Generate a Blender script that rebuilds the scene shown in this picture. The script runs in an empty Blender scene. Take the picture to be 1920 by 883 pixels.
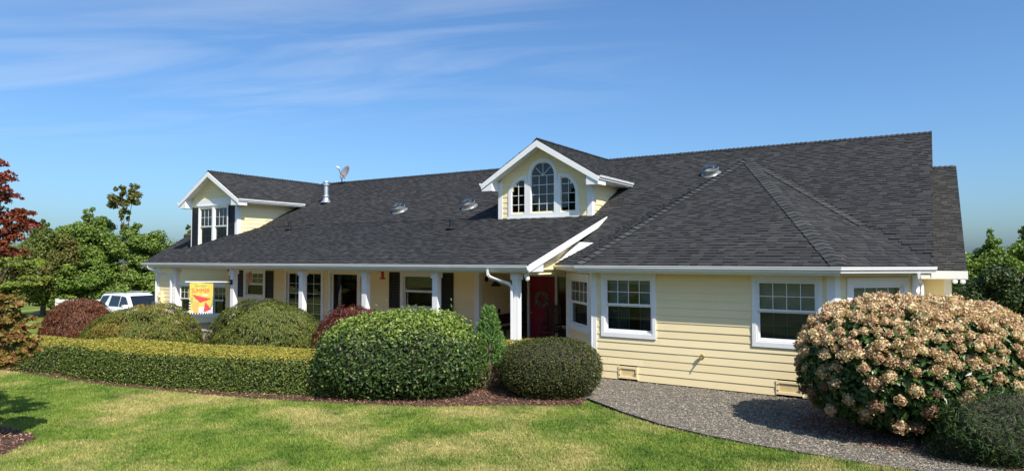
import bpy, bmesh, math, random
import numpy as np
from mathutils import Vector

R = math.radians
rnd = random.Random(7)
rng = np.random.default_rng(11)
SC = bpy.context.scene
COL = SC.collection

# ------------------------------------------------------------------ camera
cam_d = bpy.data.cameras.new('camera')
cam = bpy.data.objects.new('camera', cam_d)
COL.objects.link(cam)
cam_d.sensor_fit = 'HORIZONTAL'
cam_d.sensor_width = 36.0
cam_d.lens = 1256.0 / 1920.0 * 36.0
cam_d.clip_start = 0.1
cam_d.clip_end = 3000
CAM_Z = 2.84
YAW = R(32.3)
PITCH = math.atan((484 - 441.5) / 1256.0)
cam.location = (0, 0, CAM_Z)
cam.rotation_euler = (R(90) + PITCH, 0, YAW)
SC.camera = cam
SC.view_settings.view_transform = 'Standard'
SC.view_settings.look = 'None'
SC.view_settings.gamma = 1.0
SC.view_settings.use_curve_mapping = False
SC.view_settings.exposure = 0.86

# ------------------------------------------------------------------ sky and sun
SUN_FROM = Vector((2.0, -1.0, 2.4)).normalized()
SUN_EL = math.asin(SUN_FROM.z)
SUN_AZ = math.atan2(SUN_FROM.x, SUN_FROM.y)
sun_d = bpy.data.lights.new('sun', 'SUN')
sun_d.energy = 3.7
sun_d.angle = R(0.5)
sun_d.color = (1.0, 0.94, 0.84)
sun = bpy.data.objects.new('sun', sun_d)
COL.objects.link(sun)
sun.rotation_euler = (-SUN_FROM).to_track_quat('-Z', 'Y').to_euler()
sun.location = (10, -10, 30)

W = bpy.data.worlds.new('World')
SC.world = W
W.use_nodes = True


def build_world():
    nt = W.node_tree
    n, l = nt.nodes, nt.links
    n.clear()
    out = n.new('ShaderNodeOutputWorld')
    bg = n.new('ShaderNodeBackground')
    bg.inputs['Strength'].default_value = 0.086
    sky = n.new('ShaderNodeTexSky')
    sky.sky_type = 'NISHITA'
    sky.sun_disc = False
    sky.sun_elevation = SUN_EL
    sky.sun_rotation = SUN_AZ
    sky.altitude = 100
    sky.air_density = 1.0
    sky.dust_density = 1.8
    sky.ozone_density = 5.0
    # thin cirrus laid on a plane far overhead
    tc = n.new('ShaderNodeTexCoord')
    sep = n.new('ShaderNodeSeparateXYZ')
    l.new(tc.outputs['Generated'], sep.inputs[0])
    mz = n.new('ShaderNodeMath'); mz.operation = 'MAXIMUM'; mz.inputs[1].default_value = 0.04
    l.new(sep.outputs['Z'], mz.inputs[0])
    dv = n.new('ShaderNodeVectorMath'); dv.operation = 'DIVIDE'
    l.new(tc.outputs['Generated'], dv.inputs[0])
    cmb = n.new('ShaderNodeCombineXYZ')
    for i in range(3):
        l.new(mz.outputs[0], cmb.inputs[i])
    l.new(cmb.outputs[0], dv.inputs[1])
    mp = n.new('ShaderNodeMapping'); mp.vector_type = 'POINT'
    mp.inputs['Rotation'].default_value = (0, 0, -YAW + R(17))
    l.new(dv.outputs[0], mp.inputs['Vector'])
    st = n.new('ShaderNodeMapping')
    st.inputs['Scale'].default_value = (0.40, 1.5, 1)
    st.inputs['Location'].default_value = (3.1, 0.35, 0)
    l.new(mp.outputs[0], st.inputs['Vector'])
    nz = n.new('ShaderNodeTexNoise')
    nz.inputs['Scale'].default_value = 1.0
    nz.inputs['Detail'].default_value = 9
    nz.inputs['Roughness'].default_value = 0.55
    nz.inputs['Distortion'].default_value = 1.1
    l.new(st.outputs[0], nz.inputs['Vector'])
    rp = n.new('ShaderNodeMapRange'); rp.clamp = True
    rp.inputs['From Min'].default_value = 0.44
    rp.inputs['From Max'].default_value = 0.86
    l.new(nz.outputs['Fac'], rp.inputs['Value'])
    # the bank of cloud lies to the left of the view and overhead
    s2 = n.new('ShaderNodeSeparateXYZ')
    l.new(mp.outputs[0], s2.inputs[0])
    m1 = n.new('ShaderNodeMapRange'); m1.interpolation_type = 'SMOOTHSTEP'
    m1.inputs['From Min'].default_value = 0.15
    m1.inputs['From Max'].default_value = -1.2
    l.new(s2.outputs['X'], m1.inputs['Value'])
    m2 = n.new('ShaderNodeMapRange'); m2.interpolation_type = 'SMOOTHSTEP'
    m2.inputs['From Min'].default_value = 5.2
    m2.inputs['From Max'].default_value = 3.2
    l.new(s2.outputs['Y'], m2.inputs['Value'])
    mm = n.new('ShaderNodeMath'); mm.operation = 'MULTIPLY'
    l.new(m1.outputs[0], mm.inputs[0]); l.new(m2.outputs[0], mm.inputs[1])
    m3 = n.new('ShaderNodeMath'); m3.operation = 'MULTIPLY'
    l.new(mm.outputs[0], m3.inputs[0]); l.new(rp.outputs[0], m3.inputs[1])
    m4 = n.new('ShaderNodeMath'); m4.operation = 'MULTIPLY'; m4.inputs[1].default_value = 0.32
    l.new(m3.outputs[0], m4.inputs[0])
    mx = n.new('ShaderNodeMix'); mx.data_type = 'RGBA'
    l.new(m4.outputs[0], mx.inputs['Factor'])
    tint = n.new('ShaderNodeMix'); tint.data_type = 'RGBA'; tint.blend_type = 'MULTIPLY'
    tint.inputs['Factor'].default_value = 1.0
    tint.inputs['B'].default_value = (0.74, 0.955, 1.11, 1)
    l.new(sky.outputs[0], tint.inputs['A'])
    l.new(tint.outputs['Result'], mx.inputs['A'])
    mx.inputs['B'].default_value = (5.6, 6.0, 6.4, 1)
    l.new(mx.outputs['Result'], bg.inputs['Color'])
    l.new(bg.outputs[0], out.inputs[0])


build_world()


# ------------------------------------------------------------------ materials
def new_mat(name):
    m = bpy.data.materials.new(name)
    m.use_nodes = True
    nt = m.node_tree
    b = nt.nodes['Principled BSDF']
    return m, nt, b


def noise(nt, scale, detail=4, rough=0.55, coord='Object', stretch=None):
    tc = nt.nodes.new('ShaderNodeTexCoord')
    nz = nt.nodes.new('ShaderNodeTexNoise')
    nz.inputs['Scale'].default_value = scale
    nz.inputs['Detail'].default_value = detail
    nz.inputs['Roughness'].default_value = rough
    src = tc.outputs[coord]
    if coord == 'World':
        pass
    if stretch:
        mp = nt.nodes.new('ShaderNodeMapping')
        mp.inputs['Scale'].default_value = stretch
        nt.links.new(src, mp.inputs['Vector'])
        src = mp.outputs[0]
    nt.links.new(src, nz.inputs['Vector'])
    return nz.outputs['Fac']


def ramp(nt, fac, stops):
    r = nt.nodes.new('ShaderNodeValToRGB')
    e = r.color_ramp.elements
    while len(e) < len(stops):
        e.new(0.5)
    for el, (p, c) in zip(e, stops):
        el.position = p
        el.color = (c[0], c[1], c[2], 1)
    nt.links.new(fac, r.inputs['Fac'])
    return r.outputs['Color']


def mixc(nt, fac, a, b, mode='MIX'):
    m = nt.nodes.new('ShaderNodeMix')
    m.data_type = 'RGBA'
    m.blend_type = mode
    for sock, v in (('Factor', fac), ('A', a), ('B', b)):
        if isinstance(v, (int, float)):
            m.inputs[sock].default_value = v
        elif isinstance(v, tuple):
            m.inputs[sock].default_value = (v[0], v[1], v[2], 1)
        else:
            nt.links.new(v, m.inputs[sock])
    return m.outputs['Result']


def bump(nt, b, fac, strength, dist=0.01):
    bp = nt.nodes.new('ShaderNodeBump')
    bp.inputs['Strength'].default_value = strength
    bp.inputs['Distance'].default_value = dist
    nt.links.new(fac, bp.inputs['Height'])
    nt.links.new(bp.outputs[0], b.inputs['Normal'])


def island_random(nt):
    g = nt.nodes.new('ShaderNodeNewGeometry')
    o = nt.nodes.new('ShaderNodeObjectInfo')
    a = nt.nodes.new('ShaderNodeMath'); a.operation = 'ADD'
    nt.links.new(g.outputs['Random Per Island'], a.inputs[0])
    nt.links.new(o.outputs['Random'], a.inputs[1])
    f = nt.nodes.new('ShaderNodeMath'); f.operation = 'FRACT'
    nt.links.new(a.outputs[0], f.inputs[0])
    return f.outputs[0]


def paint(name, c, rough=0.5, var=0.08, scale=3.0, bmp=0.0, bscale=60, spec=0.4):
    m, nt, b = new_mat(name)
    lo = tuple(x * (1 - var) for x in c)
    hi = tuple(min(1, x * (1 + var)) for x in c)
    f = noise(nt, scale, 5)
    nt.links.new(ramp(nt, f, [(0.3, lo), (0.7, hi)]), b.inputs['Base Color'])
    b.inputs['Roughness'].default_value = rough
    b.inputs['Specular IOR Level'].default_value = spec
    if bmp:
        bump(nt, b, noise(nt, bscale, 3), bmp, 0.005)
    return m


def siding_mat():
    m, nt, b = new_mat('cream_siding_paint')
    isl = island_random(nt)
    base = ramp(nt, isl, [(0.0, (0.845, 0.70, 0.41)), (0.5, (0.865, 0.72, 0.43)), (1.0, (0.885, 0.745, 0.455))])
    grime = noise(nt, 1.7, 6, 0.65)
    c = mixc(nt, ramp(nt, grime, [(0.45, (0, 0, 0)), (0.8, (0.22, 0.22, 0.22))]), base, (0.72, 0.58, 0.33))
    nt.links.new(c, b.inputs['Base Color'])
    b.inputs['Roughness'].default_value = 0.55
    b.inputs['Specular IOR Level'].default_value = 0.3
    bump(nt, b, noise(nt, 14, 6, 0.6, 'Object', (1, 1, 7)), 0.16, 0.004)
    return m


def shingle_mat(name, cols):
    m, nt, b = new_mat(name)
    isl = island_random(nt)
    c = ramp(nt, isl, cols)
    big = noise(nt, 0.5, 3)
    gran = noise(nt, 160, 2, 0.7)
    c = mixc(nt, ramp(nt, gran, [(0.35, (0.55, 0.55, 0.55)), (0.7, (1.35, 1.35, 1.35))]), (0, 0, 0), c)
    c2 = mixc(nt, 1.0, c, ramp(nt, big, [(0.3, (0.9, 0.9, 0.9)), (0.7, (1.12, 1.11, 1.09))]), 'MULTIPLY')
    nt.links.new(c2, b.inputs['Base Color'])
    b.inputs['Roughness'].default_value = 0.85
    b.inputs['Specular IOR Level'].default_value = 0.25
    bump(nt, b, gran, 0.12, 0.003)
    return m


def leaf_mat(name, stops, rough=0.45, trans=0.22, spec=0.35, patch=None, patch_scale=1.2):
    m, nt, b = new_mat(name)
    isl = island_random(nt)
    c = ramp(nt, isl, stops)
    if patch:
        pf = noise(nt, patch_scale, 3)
        c = mixc(nt, ramp(nt, pf, [(0.48, (0, 0, 0)), (0.68, (0.75, 0.75, 0.75))]), c, patch)
    nt.links.new(c, b.inputs['Base Color'])
    b.inputs['Roughness'].default_value = rough
    b.inputs['Specular IOR Level'].default_value = spec
    tr = nt.nodes.new('ShaderNodeBsdfTranslucent')
    tc = mixc(nt, 1.0, c, (1.25, 1.3, 0.6), 'MULTIPLY')
    nt.links.new(tc, tr.inputs['Color'])
    mx = nt.nodes.new('ShaderNodeMixShader')
    mx.inputs[0].default_value = trans
    out = nt.nodes['Material Output']
    nt.links.new(b.outputs[0], mx.inputs[1])
    nt.links.new(tr.outputs[0], mx.inputs[2])
    nt.links.new(mx.outputs[0], out.inputs['Surface'])
    return m


def lawn_colour(nt, bright=1.0):
    tc = nt.nodes.new('ShaderNodeNewGeometry')
    def nz(scale, det, off):
        mp = nt.nodes.new('ShaderNodeMapping')
        mp.inputs['Location'].default_value = off
        nt.links.new(tc.outputs['Position'], mp.inputs['Vector'])
        k = nt.nodes.new('ShaderNodeTexNoise')
        k.inputs['Scale'].default_value = scale
        k.inputs['Detail'].default_value = det
        k.inputs['Roughness'].default_value = 0.62
        nt.links.new(mp.outputs[0], k.inputs['Vector'])
        return k.outputs['Fac']
    s = bright
    g = ramp(nt, nz(1.1, 5, (3, 1, 0)), [(0.32, (0.055 * s, 0.105 * s, 0.014 * s)), (0.5, (0.120 * s, 0.175 * s, 0.028 * s)), (0.68, (0.185 * s, 0.215 * s, 0.045 * s))])
    dry = ramp(nt, nz(0.42, 5, (0, 7, 0)), [(0.48, (0, 0, 0)), (0.64, (0.85, 0.85, 0.85))])
    c = mixc(nt, dry, g, (0.36 * s, 0.30 * s, 0.12 * s))
    fine = ramp(nt, nz(9.0, 3, (5, 5, 0)), [(0.3, (0.78, 0.8, 0.75)), (0.7, (1.2, 1.18, 1.2))])
    return mixc(nt, 1.0, c, fine, 'MULTIPLY')


def lawn_mat():
    m, nt, b = new_mat('lawn_turf')
    nt.links.new(lawn_colour(nt, 1.0), b.inputs['Base Color'])
    b.inputs['Roughness'].default_value = 0.95
    b.inputs['Specular IOR Level'].default_value = 0.1
    return m


def blade_mat():
    m, nt, b = new_mat('grass_blade')
    c = lawn_colour(nt, 1.25)
    isl = island_random(nt)
    v = ramp(nt, isl, [(0.0, (0.70, 0.74, 0.66)), (0.6, (1.0, 1.0, 1.0)), (1.0, (1.32, 1.26, 1.3))])
    c = mixc(nt, 1.0, c, v, 'MULTIPLY')
    nt.links.new(c, b.inputs['Base Color'])
    b.inputs['Roughness'].default_value = 0.6
    b.inputs['Specular IOR Level'].default_value = 0.2
    return m


def glass_mat(name, tint, refl=1.0):
    m, nt, b = new_mat(name)
    nt.nodes.remove(b)
    out = nt.nodes['Material Output']
    tr = nt.nodes.new('ShaderNodeBsdfTransparent'); tr.inputs['Color'].default_value = (*tint, 1)
    gl = nt.nodes.new('ShaderNodeBsdfGlossy'); gl.inputs['Roughness'].default_value = 0.015
    gl.inputs['Color'].default_value = (refl, refl, refl, 1)
    fr = nt.nodes.new('ShaderNodeFresnel'); fr.inputs['IOR'].default_value = 1.5
    bp = nt.nodes.new('ShaderNodeBump'); bp.inputs['Strength'].default_value = 0.05; bp.inputs['Distance'].default_value = 0.02
    nt.links.new(noise(nt, 2.2, 2), bp.inputs['Height'])
    nt.links.new(bp.outputs[0], gl.inputs['Normal'])
    mul = nt.nodes.new('ShaderNodeMath'); mul.operation = 'MULTIPLY'; mul.inputs[1].default_value = 1.5; mul.use_clamp = True
    nt.links.new(fr.outputs[0], mul.inputs[0])
    mx = nt.nodes.new('ShaderNodeMixShader')
    nt.links.new(mul.outputs[0], mx.inputs[0])
    nt.links.new(tr.outputs[0], mx.inputs[1]); nt.links.new(gl.outputs[0], mx.inputs[2])
    nt.links.new(mx.outputs[0], out.inputs['Surface'])
    return m


def metal(name, c, rough=0.35, met=0.9):
    m, nt, b = new_mat(name)
    nt.links.new(ramp(nt, noise(nt, 12, 3), [(0.3, tuple(x * 0.85 for x in c)), (0.7, c)]), b.inputs['Base Color'])
    b.inputs['Metallic'].default_value = met
    b.inputs['Roughness'].default_value = rough
    return m


def stone_mat(name, stops):
    m, nt, b = new_mat(name)
    nt.links.new(ramp(nt, island_random(nt), stops), b.inputs['Base Color'])
    b.inputs['Roughness'].default_value = 0.85
    return m


M = {}
M['siding'] = siding_mat()
M['white'] = paint('white_trim_paint', (0.80, 0.80, 0.79), 0.45, 0.035, 2.5, 0.05, 30)
M['gutter'] = paint('white_gutter_enamel', (0.74, 0.74, 0.73), 0.3, 0.05, 1.5, spec=0.5)
M['soffit'] = paint('soffit_paint', (0.80, 0.67, 0.38), 0.6, 0.05)
M['shingle'] = shingle_mat('charcoal_shingle', [(0.0, (0.030, 0.030, 0.031)), (0.4, (0.037, 0.037, 0.038)), (0.75, (0.043, 0.043, 0.044)), (1.0, (0.054, 0.053, 0.053))])
M['cap'] = shingle_mat('hip_cap_shingle', [(0.0, (0.042, 0.043, 0.044)), (1.0, (0.075, 0.076, 0.076))])
M['deck'] = paint('roof_underlay', (0.025, 0.025, 0.028), 0.9, 0.1)
M['black'] = paint('black_shutter_paint', (0.013, 0.013, 0.015), 0.5, 0.1)
M['door'] = paint('maroon_door_paint', (0.27, 0.016, 0.034), 0.35, 0.12, 2.0)
M['glass'] = glass_mat('window_glass', (0.80, 0.84, 0.83))
M['glass_screen'] = glass_mat('screened_glass', (0.42, 0.44, 0.44), 0.55)
M['room'] = paint('dim_room_wall', (0.055, 0.052, 0.05), 0.9, 0.3, 1.5)
M['blind'] = paint('pale_blind', (0.44, 0.45, 0.40), 0.7, 0.06)
M['curtain'] = paint('blue_grey_curtain', (0.16, 0.24, 0.32), 0.9, 0.25, 6)
M['concrete'] = paint('porch_concrete', (0.42, 0.35, 0.27), 0.9, 0.15, 3, 0.1)
M['lawn'] = lawn_mat()
M['blade'] = blade_mat()
M['gravel'] = paint('gravel_bed', (0.145, 0.13, 0.108), 0.95, 0.3, 30, 0.5, 40)
M['pebble'] = stone_mat('gravel_stone', [(0.0, (0.065, 0.062, 0.056)), (0.4, (0.155, 0.136, 0.108)), (0.8, (0.265, 0.225, 0.165)), (1.0, (0.42, 0.37, 0.29))])
M['mulch'] = paint('mulch_soil', (0.075, 0.038, 0.024), 0.95, 0.4, 14, 0.6, 30)
M['chip'] = stone_mat('bark_chip', [(0.0, (0.06, 0.028, 0.018)), (0.5, (0.16, 0.072, 0.042)), (0.9, (0.30, 0.16, 0.095)), (1.0, (0.46, 0.33, 0.22))])
M['bark'] = paint('bark', (0.11, 0.085, 0.065), 0.95, 0.35, 9, 0.6, 18)
M['twig'] = paint('shaded_twigs', (0.035, 0.030, 0.020), 0.95, 0.4, 9)  # dark tone stands for shade inside the shrub cores; also the wreath hoop
M['chrome'] = metal('bright_metal', (0.55, 0.55, 0.54), 0.42, 0.8)
M['galv'] = metal('galvanised_flue', (0.72, 0.75, 0.77), 0.42, 0.85)
M['dish'] = paint('grey_dish_enamel', (0.27, 0.25, 0.26), 0.45, 0.06)
M['iron'] = paint('black_iron', (0.012, 0.012, 0.013), 0.4, 0.1)
M['brass'] = metal('brass', (0.62, 0.46, 0.2), 0.35, 0.9)
M['hatch'] = paint('hatch_panel', (0.70, 0.54, 0.27), 0.7, 0.08, 6)
M['brick'] = stone_mat('grey_brick', [(0.0, (0.13, 0.125, 0.11)), (1.0, (0.24, 0.23, 0.20))])
M['mortar'] = paint('mortar', (0.09, 0.088, 0.08), 0.95, 0.1)
M['car'] = paint('white_car_paint', (0.78, 0.79, 0.81), 0.18, 0.02, 1.0, spec=0.6)
M['carglass'] = paint('tinted_car_glass', (0.012, 0.016, 0.022), 0.06, 0.1, spec=0.8)
M['rubber'] = paint('rubber', (0.02, 0.02, 0.02), 0.8, 0.15)
M['lamp'] = paint('frosted_bulb', (0.85, 0.85, 0.82), 0.3, 0.02)
M['red'] = paint('red_plastic', (0.50, 0.05, 0.03), 0.35, 0.1)
M['terra'] = paint('terracotta', (0.24, 0.10, 0.055), 0.8, 0.15)
M['darkwood'] = paint('dark_red_wood', (0.055, 0.018, 0.014), 0.5, 0.25, 8)
M['chime'] = paint('painted_chime', (0.55, 0.22, 0.12), 0.5, 0.4, 20)
M['fence'] = paint('weathered_white_boards', (0.62, 0.60, 0.57), 0.8, 0.2, 5)
M['flag_y'] = paint('flag_yellow', (0.80, 0.56, 0.10), 0.85, 0.10, 8)
M['flag_o'] = paint('flag_orange', (0.80, 0.42, 0.12), 0.85, 0.1, 8)
M['flag_r'] = paint('flag_red', (0.72, 0.07, 0.08), 0.85, 0.12, 10)
M['flag_w'] = paint('flag_white', (0.85, 0.82, 0.74), 0.85, 0.05, 8)
M['flag_g'] = paint('flag_green', (0.20, 0.42, 0.16), 0.85, 0.1, 8)
M['flag_k'] = paint('flag_black', (0.03, 0.03, 0.03), 0.85, 0.1, 8)
M['wreath'] = leaf_mat('dried_wreath', [(0, (0.16, 0.15, 0.12)), (0.6, (0.34, 0.33, 0.26)), (1, (0.6, 0.55, 0.44))])
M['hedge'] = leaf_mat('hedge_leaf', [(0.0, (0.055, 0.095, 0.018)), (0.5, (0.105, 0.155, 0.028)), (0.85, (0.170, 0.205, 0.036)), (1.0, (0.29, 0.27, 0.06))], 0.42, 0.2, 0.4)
M['hedge_top'] = leaf_mat('hedge_sunlit_growth', [(0.0, (0.20, 0.20, 0.030)), (0.6, (0.34, 0.30, 0.045)), (1.0, (0.48, 0.40, 0.085))], 0.5, 0.25)  # lit hedge top painted into the colour of the upper new leaves
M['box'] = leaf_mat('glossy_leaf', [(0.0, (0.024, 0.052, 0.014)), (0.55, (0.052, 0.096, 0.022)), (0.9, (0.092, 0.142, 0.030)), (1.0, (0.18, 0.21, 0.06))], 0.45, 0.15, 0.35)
M['box_top'] = leaf_mat('glossy_sunlit_leaf', [(0.0, (0.12, 0.19, 0.03)), (0.6, (0.20, 0.28, 0.045)), (1.0, (0.32, 0.37, 0.09))], 0.35, 0.25)  # sunlit crown of the boxwood put into its top leaf colour
M['round'] = leaf_mat('bronzed_leaf', [(0.0, (0.026, 0.044, 0.012)), (0.55, (0.056, 0.078, 0.018)), (0.85, (0.092, 0.098, 0.028)), (1.0, (0.18, 0.11, 0.045))], 0.5, 0.15, 0.22)
M['spruce'] = leaf_mat('spruce_needle', [(0.0, (0.060, 0.140, 0.028)), (0.6, (0.130, 0.245, 0.050)), (1.0, (0.22, 0.36, 0.09))], 0.5, 0.12)
M['spruce_dry'] = leaf_mat('dry_spruce_needle', [(0.0, (0.09, 0.05, 0.03)), (1.0, (0.2, 0.13, 0.08))], 0.7, 0.1)
M['lace_green'] = leaf_mat('green_lace_leaf', [(0.0, (0.055, 0.082, 0.012)), (0.5, (0.105, 0.135, 0.022)), (0.85, (0.17, 0.18, 0.032)), (1.0, (0.27, 0.22, 0.045))], 0.5, 0.3)
M['lace_gold'] = leaf_mat('gold_tinged_lace_leaf', [(0.0, (0.060, 0.092, 0.012)), (0.5, (0.115, 0.150, 0.022)), (0.85, (0.19, 0.19, 0.03)), (1.0, (0.30, 0.20, 0.04))], 0.5, 0.3, 0.35, (0.26, 0.18, 0.03), 1.6)
M['lace_red'] = leaf_mat('red_lace_leaf', [(0.0, (0.055, 0.014, 0.012)), (0.6, (0.13, 0.030, 0.024)), (1.0, (0.24, 0.07, 0.045))], 0.5, 0.3)
M['lace_brown'] = leaf_mat('russet_lace_leaf', [(0.0, (0.060, 0.020, 0.012)), (0.6, (0.14, 0.045, 0.020)), (1.0, (0.27, 0.11, 0.04))], 0.5, 0.3)
M['maple_red'] = leaf_mat('red_maple_leaf', [(0.0, (0.10, 0.018, 0.014)), (0.5, (0.20, 0.035, 0.022)), (0.85, (0.27, 0.075, 0.03)), (1.0, (0.32, 0.16, 0.05))], 0.5, 0.35)
M['maple_mix'] = leaf_mat('turning_maple_leaf', [(0.0, (0.08, 0.10, 0.02)), (0.3, (0.20, 0.19, 0.04)), (0.6, (0.32, 0.19, 0.05)), (0.85, (0.24, 0.07, 0.03)), (1.0, (0.34, 0.27, 0.09))], 0.5, 0.35)
M['tree'] = leaf_mat('tree_leaf', [(0.0, (0.06, 0.12, 0.018)), (0.5, (0.135, 0.215, 0.032)), (0.85, (0.22, 0.29, 0.05)), (1.0, (0.31, 0.35, 0.09))], 0.45, 0.28)
M['tree_b'] = leaf_mat('tree_leaf_turning', [(0.0, (0.06, 0.105, 0.018)), (0.5, (0.13, 0.180, 0.032)), (0.85, (0.155, 0.165, 0.036)), (1.0, (0.25, 0.13, 0.05))], 0.45, 0.28, 0.35, (0.16, 0.10, 0.03), 0.35)
M['tree_light'] = leaf_mat('lime_leaf', [(0.0, (0.09, 0.14, 0.02)), (0.6, (0.19, 0.25, 0.03)), (1.0, (0.32, 0.34, 0.06))], 0.45, 0.35)
M['tree_dark'] = leaf_mat('dark_tree_leaf', [(0.0, (0.022, 0.042, 0.012)), (0.6, (0.048, 0.078, 0.020)), (1.0, (0.10, 0.13, 0.035))], 0.45, 0.2)
M['hyd_leaf'] = leaf_mat('hydrangea_leaf', [(0.0, (0.030, 0.062, 0.016)), (0.6, (0.058, 0.115, 0.026)), (1.0, (0.11, 0.19, 0.045))], 0.38, 0.22, 0.45)
M['hyd_fl'] = leaf_mat('hydrangea_petal', [(0.0, (0.40, 0.20, 0.14)), (0.35, (0.55, 0.36, 0.23)), (0.7, (0.66, 0.53, 0.32)), (1.0, (0.78, 0.70, 0.46))], 0.65, 0.28, 0.2)
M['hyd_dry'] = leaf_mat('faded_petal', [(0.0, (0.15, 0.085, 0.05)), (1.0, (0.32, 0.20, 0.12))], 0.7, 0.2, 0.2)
M['juniper'] = leaf_mat('juniper_foliage', [(0.0, (0.014, 0.036, 0.007)), (0.6, (0.028, 0.062, 0.011)), (1.0, (0.07, 0.11, 0.02))], 0.6, 0.1)
M['iris'] = leaf_mat('strap_leaf', [(0.0, (0.04, 0.075, 0.02)), (1.0, (0.11, 0.16, 0.04))], 0.45, 0.25)


# ------------------------------------------------------------------ mesh tools
class MB:
    def __init__(s):
        s.v = []; s.f = []

    def add(s, vs, fs):
        o = len(s.v)
        s.v.extend([tuple(x) for x in vs])
        s.f.extend([tuple(i + o for i in f) for f in fs])

    def hexa(s, p):      # 8 corners: bottom loop then top loop
        s.add(p, [(3, 2, 1, 0), (4, 5, 6, 7), (0, 1, 5, 4), (1, 2, 6, 5), (2, 3, 7, 6), (3, 0, 4, 7)])

    def box(s, x0, x1, y0, y1, z0, z1):
        s.hexa([(x0, y0, z0), (x1, y0, z0), (x1, y1, z0), (x0, y1, z0), (x0, y0, z1), (x1, y0, z1), (x1, y1, z1), (x0, y1, z1)])

    def fbox(s, fr, u0, u1, w0, w1, z0, z1):
        s.hexa([fr(u0, w1, z0), fr(u1, w1, z0), fr(u1, w0, z0), fr(u0, w0, z0), fr(u0, w1, z1), fr(u1, w1, z1), fr(u1, w0, z1), fr(u0, w0, z1)])

    def prism(s, pts, off):      # closed polygon swept by a vector
        n = len(pts); off = Vector(off)
        a = [Vector(p) for p in pts]
        s.add(a + [p + off for p in a], [tuple(range(n))[::-1], tuple(range(n, 2 * n))] + [(i, (i + 1) % n, n + (i + 1) % n, n + i) for i in range(n)])

    def ring(s, outer, inner, off):      # band between two loops of equal length
        n = len(outer); off = Vector(off)
        O = [Vector(p) for p in outer]; I = [Vector(p) for p in inner]
        vs = O + I + [p + off for p in O] + [p + off for p in I]
        fs = []
        for i in range(n):
            j = (i + 1) % n
            fs += [(i, j, n + j, n + i), (2 * n + i, 3 * n + i, 3 * n + j, 2 * n + j), (i, 2 * n + i, 2 * n + j, j), (n + i, n + j, 3 * n + j, 3 * n + i)]
        s.add(vs, fs)

    def tube(s, pts, rad, n=8, cap=True):
        pts = [Vector(p) for p in pts]
        if not isinstance(rad, (list, tuple)):
            rad = [rad] * len(pts)
        rings = []
        up = Vector((0.13, 0.31, 0.94))
        for i, p in enumerate(pts):
            t = (pts[min(i + 1, len(pts) - 1)] - pts[max(i - 1, 0)]).normalized()
            a = t.cross(up)
            if a.length < 0.05:
                a = t.cross(Vector((1, 0, 0)))
            a.normalize(); b = t.cross(a)
            rings.append([p + (a * math.cos(2 * math.pi * k / n) + b * math.sin(2 * math.pi * k / n)) * rad[i] for k in range(n)])
        vs = [v for r in rings for v in r]
        fs = []
        for i in range(len(pts) - 1):
            for k in range(n):
                k2 = (k + 1) % n
                fs.append((i * n + k, i * n + k2, (i + 1) * n + k2, (i + 1) * n + k))
        if cap:
            fs.append(tuple(range(n))[::-1]); fs.append(tuple((len(pts) - 1) * n + k for k in range(n)))
        s.add(vs, fs)

    def lathe(s, prof, centre, axis=(0, 0, 1), n=20):      # prof: (radius, height)
        ax = Vector(axis).normalized()
        a = ax.cross(Vector((1, 0, 0)))
        if a.length < 0.1:
            a = ax.cross(Vector((0, 1, 0)))
        a.normalize(); b = ax.cross(a); c = Vector(centre)
        vs = []
        for r, h in prof:
            for k in range(n):
                t = 2 * math.pi * k / n
                vs.append(c + ax * h + (a * math.cos(t) + b * math.sin(t)) * max(r, 1e-4))
        fs = []
        for i in range(len(prof) - 1):
            for k in range(n):
                k2 = (k + 1) % n
                fs.append((i * n + k, i * n + k2, (i + 1) * n + k2, (i + 1) * n + k))
        s.add(vs, fs)

    def quad(s, a, b, c, d):
        s.add([a, b, c, d], [(0, 1, 2, 3)])

    def build(s, name, mat, parent=None, smooth=False, fix=True):
        me = bpy.data.meshes.new(name)
        me.from_pydata(s.v, [], s.f)
        if fix and len(s.f) < 4000:
            bm = bmesh.new(); bm.from_mesh(me)
            bmesh.ops.recalc_face_normals(bm, faces=bm.faces)
            bm.to_mesh(me); bm.free()
        me.materials.append(mat if not isinstance(mat, str) else M[mat])
        if smooth:
            for p in me.polygons:
                p.use_smooth = True
        o = bpy.data.objects.new(name, me)
        COL.objects.link(o)
        if parent is not None:
            o.parent = parent
        return o


def frame(p0, d):
    d = Vector((d[0], d[1], 0)).normalized()
    n = Vector((d.y, -d.x, 0))
    p0 = Vector((p0[0], p0[1], 0))
    f = lambda u, w, z: p0 + d * u + n * w + Vector((0, 0, z))
    f.n = n; f.d = d
    return f


def tag(o, label, cat, group=None, kind=None):
    o['label'] = label
    o['category'] = cat
    if group: o['group'] = group
    if kind: o['kind'] = kind
    return o


def empty(name, loc, label, cat, group=None):
    o = bpy.data.objects.new(name, None)
    o.empty_display_size = 0.3
    COL.objects.link(o)
    o.location = loc
    return tag(o, label, cat, group)


def keep(o, parent):      # parent while leaving world-space vertices where they are
    o.parent = parent
    o.matrix_parent_inverse = parent.matrix_basis.inverted()
    return o


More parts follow.
